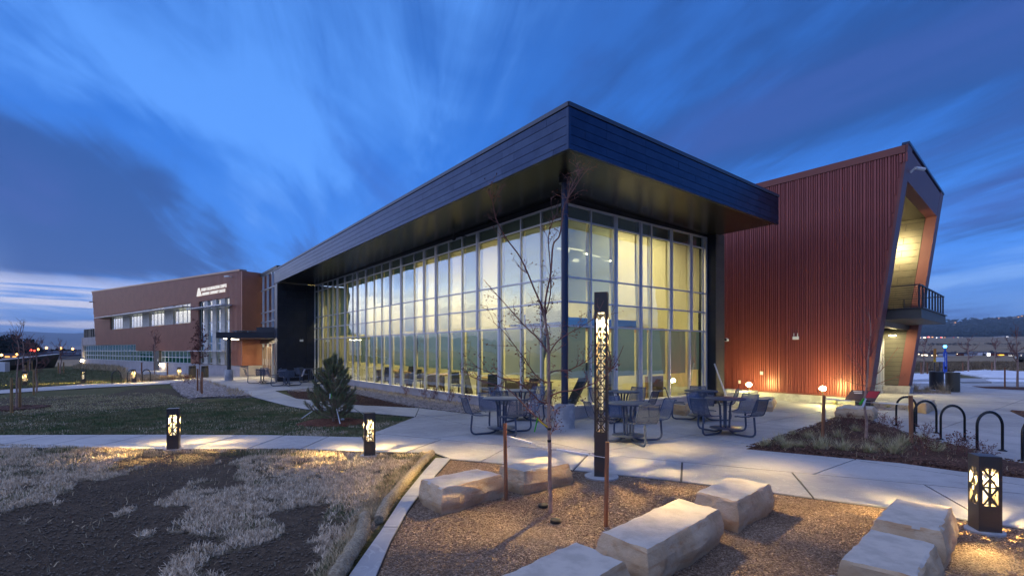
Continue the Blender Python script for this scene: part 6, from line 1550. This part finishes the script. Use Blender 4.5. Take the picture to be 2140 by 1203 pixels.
stones('gravel_grit', gv, 60000, .0062, M['grit'], 20, None, .7, -.016)
stones('rock_bed_pebbles', poly_rock, 9000, .030, M['pebble'], 21, None, .7, .012)
stones('rock_bed_pebbles', poly_rock2, 4500, .055, M['pebble'], 22, None, .7, .01)
stones('mulch_chips', poly_mulch, 7000, .020, M['chip'], 23, None, .35, .045)
stones('mulch_chips', poly_wedge, 3000, .025, M['chip'], 24, None, .35, .005)
stones('soil_crumbs', near_fore, 9000, .010, mat('soil_crumb', (0.10, .078, .058), .95, 0, (.17, .135, .10), 30), 25, lambda x, y: lawn_masks(x, y)[0], .7, -.035)
g = G(33, 851); stones('mulch_chips', disc(g.x, g.y, .85, .75), 900, .025, M['chip'], 26, None, .35, .0)
g = G(697, 881); stones('mulch_chips', disc(g.x, g.y, .70, .60), 1500, .018, mat('red_chip', (.17, .05, .03), .85, 0, (.08, .026, .018), 14), 27, None, .35, .0)

# ================================================================== FAR THINGS
# yard wall and shed at the far left
a, b = G(-40, 776), G(108, 766.5)
t = thing('yard_wall', 'long dark screen wall with a pale cap at the far left', 'wall', (b.x, b.y, 0)); d = a-b
MB().hexa([(0, 0, -.1), (d.x, d.y, -.1), (d.x, d.y+.3, -.1), (0, .3, -.1)], [(0.6, 0, 1.35), (d.x, d.y, .75), (d.x, d.y+.3, .75), (0.6, .3, 1.35)]).build('wall', M['black'], t)
MB().hexa([(0.65, -.05, 1.353), (d.x, d.y-.05, .753), (d.x, d.y+.35, .753), (0.65, .35, 1.353)], [(0.65, -.05, 1.42), (d.x, d.y-.05, .82), (d.x, d.y+.35, .82), (0.65, .35, 1.42)]).build('cap', M['alu'], t)
g = G(8, 776); t = thing('utility_cabinet', 'pale grey utility cabinets before the dark yard wall', 'cabinet', (g.x, g.y, 0)); MB().box(-.5, .02, -.4, 0, 0, .8).build('cabinet_body', M['alu'], t); MB().box(.06, .5, -.4, 0, 0, .8).build('cabinet_body', M['alu'], t)
# crowns of leaf-sized faces
def crown_tree(name, label, x, y, h, wd, seed, m, trunk=True, n=2600, group=None, leaf=.22, base=.15, lobes=9):
    rnd = random.Random(seed); t = thing(name, label, 'tree', (x, y, -.15), 0, group)
    MB().tube([(0, 0, 0), (wd*.02, 0, h*.4), (-wd*.02, 0, h*.8)], [h*.03, h*.02, h*.008], 7).build('trunk', M['twig'], t)
    L = [(rnd.gauss(0, wd*.22), rnd.gauss(0, wd*.22), h*rnd.uniform(base+.15, .88), wd*rnd.uniform(.16, .30)) for _ in range(lobes)]; V = []; F = []
    for _ in range(n):
        cx, cy_, cz, r = rnd.choice(L); v = Vector((rnd.gauss(0, 1), rnd.gauss(0, 1), rnd.gauss(0, .7))).normalized()*r*rnd.uniform(.55, 1.05); p = Vector((cx, cy_, cz))+v
        a = Vector((rnd.gauss(0, 1), rnd.gauss(0, 1), rnd.gauss(0, 1))).normalized()*leaf; b = a.orthogonal().normalized()*leaf*.55; o = len(V)
        V += [p-a, p+b, p+a, p-b]; F.append((o, o+1, o+2, o+3))
    link('crown', fast_mesh('crown', np.array([tuple(v) for v in V]), np.array(F), m), t)
def at(px, py, Y): p = Dp(px, py, Y); return p.x, p.y, p.z
FT = [(8, 704, 110, 60), (27, 708, 105, 56), (48, 718, 112, 40), (-30, 706, 108, 70), (126, 735, 125, 40), (138, 738, 128, 26), (163, 738, 122, 30), (74, 728, 140, 26)]
LB = ['large dark evergreen at the left edge', 'dark round evergreen left of the pair of red signals', 'dark bushy evergreen behind the dark yard wall', 'large dark evergreen beyond the left edge', 'dark round bush tree right of the yard wall', 'small dark bush tree left of the brown wing', 'dark evergreen just beside the far end of the wing', 'dull bare crowned tree between the evergreens and the small house']
for k, (px, top, Y, wpx) in enumerate(FT):
    x, y, z = at(px, top, Y); crown_tree('far_evergreen', LB[k], x, y, z+.15, wpx*Y/FP, 100+k, M['needle_far'], n=2600, group='dark trees beyond the lawn', leaf=.30)
def lamp_post(px, py, Y, col, label, hgt=None, r=.18, st=60.0):
    x, y, z = at(px, py, Y); t = thing('street_lamp', label, 'street lamp', (x, y, -.15), 0, 'far street lamps'); MB().tube([(0, 0, 0), (0, 0, z)], .06, 6).build('post', M['steel'], t)
    MB().lathe([(0.02, z-.02), (r, z+.1), (r, z+.3), (.02, z+.4)], n=10).build('lamp_head', emis('far_lamp', col, st), t)
for px, py, Y, lab in ((97, 727, 150, 'orange street lamp above the small far house'), (80, 730, 170, 'small orange street lamp right of the red signals'), (127, 728, 150, 'orange street lamp over the round bush tree'), (152, 729, 160, 'orange street lamp nearest the brown wing'), (35, 741, 130, 'orange glowing lamp low behind the dark yard wall'), (3, 742, 130, 'orange glowing lamp low at the left edge')): lamp_post(px, py, Y*.66, (1.0, .42, .10), lab, r=.17, st=9)
for px, py, lab in ((64, 732, 'left red traffic signal beyond the lawn'), (72, 733, 'right red traffic signal beyond the lawn')):
    x, y, z = at(px, py, 95); t = thing('traffic_signal', lab, 'traffic signal', (x, y, -.15), 0, 'traffic signals'); MB().tube([(0, 0.3, 0), (0, 0.3, z)], .08, 6).build('post', M['steel'], t); MB().box(-.3, .3, .1, .3, z-.9, z+.5).build('head', M['rubber'], t)
    MB().tube([(0, .1, z+.2), (0, -.05, z+.2)], .16, 12).build('red_light', emis('signal_red', (1, .05, .03), 7), t)
def house(label, px, py, Y, w_px, h_px, wall, roof, lit, group, ridge=True, nm='far_house', cat='house', dep=7):
    x, y, z = at(px, py, Y); s = Y/FP; W_ = w_px*s; H_ = h_px*s; t = thing(nm, label, cat, (x, y, z), 0, group)
    MB().box(-W_/2, W_/2, 0, dep, -6.0 if Y > 500 else -1.5, H_*.62 if ridge else H_).build('wall', wall, t)
    if ridge: MB().add([(-W_*.55, -.3, H_*.6), (W_*.55, -.3, H_*.6), (0, -.3, H_), (-W_*.55, dep+.3, H_*.6), (W_*.55, dep+.3, H_*.6), (0, dep+.3, H_)], [(0, 1, 2), (3, 5, 4), (0, 2, 5, 3), (1, 4, 5, 2), (0, 3, 4, 1)]).build('roof', roof, t)
    else: MB().box(-W_*.52, W_*.52, -.3, dep+.3, H_+.02, H_+.35).build('roof', roof, t)
    for (fx, fz, fw, fh, m) in lit:
        MB().box(W_*(fx-fw/2), W_*(fx+fw/2), -.12, -.02, H_*(fz-fh/2), H_*(fz+fh/2)).build('window', m, t)
wh = mat('house_white', (.55, .55, .6), .8); rfm = mat('house_roof', (.07, .075, .11), .8); brk = mat('house_brick', (.23, .07, .05), .85); tanm = mat('house_tan', (.34, .28, .22), .85)
e_w = emis('lit_window_white', (1, .84, .60), 3.5); e_o = emis('lit_window_orange', (1, .42, .12), 1.6); e_y = emis('lit_window_yellow', (1, .56, .05), 3.0); e_r = emis('lit_red', (1, .08, .05), 5.0); e_s = emis('lit_sign_white', (.95, .95, 1.0), 5.0)
house('small pale gabled house far beyond the lawn', 99, 744, 108, 14, 10, wh, rfm, [(0, .3, .2, .3, M['rubber'])], 'far houses on the left')
house('tan low house glowing orange right of the pale one', 113, 745, 110, 10, 12, tanm, rfm, [(0, .25, .5, .4, e_o)], 'far houses on the left')
house('long low orange lit shop front behind the yard wall', 112, 748, 98, 18, 4, tanm, rfm, [(0, .5, .95, .6, e_o)], 'far houses on the left', False)
house('low orange lit building behind the left evergreens', 22, 747, 98, 30, 5, tanm, rfm, [(-.2, .4, .3, .5, e_o), (.3, .4, .25, .4, e_o)], 'far houses on the left', False)
house('dim low building left of the small pale house', 86, 745, 104, 16, 5, wh, rfm, [(.1, .4, .4, .4, e_o)], 'far houses on the left', False)
# right: the valley with shops and houses
for k, (px, py, w_, h_, wl, lit, lab, rg) in enumerate((
    (1912, 744, 14, 7, wh, [(0, .3, .15, .25, e_w)], 'pale gabled house beside the leaning frame, far off', True), (1922, 745, 12, 8, tanm, [(-.2, .3, .15, .2, e_w)], 'second gabled house beside the leaning frame, far off', True),
    (1932, 748, 14, 6, wh, [(0, .55, .9, .4, e_w)], 'low pale house with a lit white band, left of the blue post', False), (1951, 748, 18, 5, tanm, [(-.2, .5, .1, .3, e_w), (.3, .5, .1, .3, e_w)], 'low tan house behind the crossing sign', False),
    (1987, 746, 22, 4, wh, [], 'long pale low building right of the blue post', False), (2006, 752, 17, 11, brk, [(-.35, .9, .05, .1, e_w)], 'brick shop block right of the blue post', False),
    (2028, 752, 26, 10, wh, [(-.2, .35, .5, .5, e_w), (.25, .35, .3, .45, e_s), (.4, .2, .06, .2, e_r)], 'pale shop block with lit front, in the middle of the valley', False), (2066, 752, 7, 13, wh, [(0, .6, .8, .5, e_s), (.3, .2, .3, .3, e_y)], 'tall white lit sign tower of the far shops', False),
    (2088, 750, 36, 9, brk, [(.1, .62, .35, .16, e_y), (-.25, .25, .06, .2, e_r), (.3, .2, .1, .2, e_r)], 'long brick shop with a yellow lit sign', False), (2117, 751, 24, 9, tanm, [(-.2, .35, .4, .45, e_s), (.25, .35, .3, .4, e_w)], 'far shop with white lit windows by the right edge', False),
    (2140, 750, 20, 8, wh, [(-.1, .4, .5, .3, e_w)], 'far low building cut by the right edge', False))):
    house(lab, px, py-3, 170, w_, h_, wl, rfm, lit, 'far shops and houses in the valley', rg)
rv = random.Random(8)
for k in range(26):
    px = 1912+k*9.2+rv.uniform(-2, 2); py = 706.5+rv.uniform(-1.0, 1.2); wq = rv.uniform(5, 11)
    m_ = rv.choice((e_w, e_w, e_s, e_o, e_r))
    house('tiny lit building along the dark hill foot, %s from the left' % ORD[k], px, py, 905, wq, rv.uniform(2.2, 3.6), rv.choice((wh, tanm, wh)), rfm, [(rv.uniform(-.25, .25), .5, rv.uniform(.2, .5), .55, m_)] + ([(rv.uniform(.25, .4), .5, .15, .4, e_w)] if rv.random() < .6 else []), 'lit buildings along the foot of the hill', False, 'far_building', 'building', 20)
# woods on the hill and scrub in the valley: masses, joined
def wood(name, spots, size, m, seed):
    rnd = random.Random(seed); V = []; F = []
    for (x, y, z, s) in spots:
        for _ in range(16):
            p = Vector((x+rnd.gauss(0, s*.28), y+rnd.gauss(0, s*.28), z+s*rnd.uniform(0, 1.0))); a = Vector((rnd.gauss(0, 1), rnd.gauss(0, 1), rnd.gauss(0, 1))).normalized()*s*.34; b = a.orthogonal().normalized()*s*.22; o = len(V)
            V += [p-a, p+b, p+a, p-b]; F.append((o, o+1, o+2, o+3))
    return tag(link(name, fast_mesh(name, np.array([tuple(v) for v in V]), np.array(F), m)), kind='stuff')
gr = bpy.data.objects['ground']; 
from mathutils.bvhtree import BVHTree
_v = [v.co.copy() for v in gr.data.vertices]; _bvh = BVHTree.FromPolygons(_v, [tuple(p.vertices) for p in gr.data.polygons])
def gz(x, y):
    h = _bvh.ray_cast(Vector((x, y, 3000)), Vector((0, 0, -1))); return h[0].z if h[0] else 0.0
for k, (px, r_) in enumerate(((2043, 2330), (2075, 2300), (2088, 2340), (2112, 2310), (2136, 2200), (2128, 2120), (1996, 1900))):
    az = math.atan((px-CX)/FP); x, y = math.sin(az)*r_, math.cos(az)*r_; z = gz(x, y)+9
    house('tiny house with a lit window on the wooded hill, %s from the left' % ORD[(1, 2, 3, 4, 6, 5, 0)[k]], px, HY-(z-HC)/y*FP, y, 6, 3.0, tanm, rfm, [(0, .4, .5, .35, e_o)], 'houses on the wooded hill', True, 'far_house', 'house', 14)
sp = []; rw = random.Random(9)
for _ in range(4200):
    az = R(rw.uniform(32, 52)); r = rw.uniform(1330, 1760); x, y = math.sin(az)*r, math.cos(az)*r
    if mnoise.noise(Vector((x*.004, y*.004, 1)))+.35 > rw.random()*.6: sp.append((x, y, gz(x, y)-1, rw.uniform(7, 12)))
wood('hill_forest', sp, 9, M['needle_far'], 3)
sp = []
for _ in range(700):
    az = R(rw.uniform(34, 50)); r = rw.uniform(1760, 2450); x, y = math.sin(az)*r, math.cos(az)*r; sp.append((x, y, gz(x, y)-1, rw.uniform(7, 15)))
wood('hill_scrub', sp, 9, M['needle_far'], 4)
sp = []
for _ in range(170):
    az = R(rw.uniform(36, 50)); r = rw.gauss(520, 16) if rw.random() < .75 else rw.gauss(260, 14); x, y = math.sin(az)*r, math.cos(az)*r
    sp.append((x, y, gz(x, y)-.3, rw.uniform(.8, 1.9)))
wood('valley_scrub', sp, 3, mat('scrub', (.055, .045, .04), .9), 5)
sp = []
for _ in range(420):
    az = R(rw.uniform(-50, -40)); r = rw.uniform(175, 420); x, y = math.sin(az)*r, math.cos(az)*r; sp.append((x, y, -.3, rw.uniform(1.0, 2.2)))
wood('left_far_trees', sp, 3, mat('far_bare_wood', (.045, .036, .04), .9), 6)
blades('field_grass', pg((1860, 774), (2000, 774), (2250, 773.5), (2250, 755), (1860, 755)), 16000, .30, .04, mat('field_straw', (.25, .18, .10), .9, 0, (.14, .095, .06), .3), 40, None, .6, -.12)

# ================================================================== the air: thin even haze over the whole valley
hz = bpy.data.materials.new('haze_air'); hz.use_nodes = True; hz.node_tree.nodes.clear(); t = NT(hz.node_tree)
pv = t.new('ShaderNodeVolumePrincipled', ins={'Density': 1.7e-4, 'Anisotropy': 0.0}); pv.inputs['Color'].default_value = (0.56, 0.77, 1.0, 1)
t.l.new(pv.outputs[0], t.new('ShaderNodeOutputMaterial').inputs['Volume'])
tag(MB().box(-11600, 11600, -11600, 11600, -1.6, max(v.co.z for v in gr.data.vertices)+25).build('haze', hz), kind='stuff')
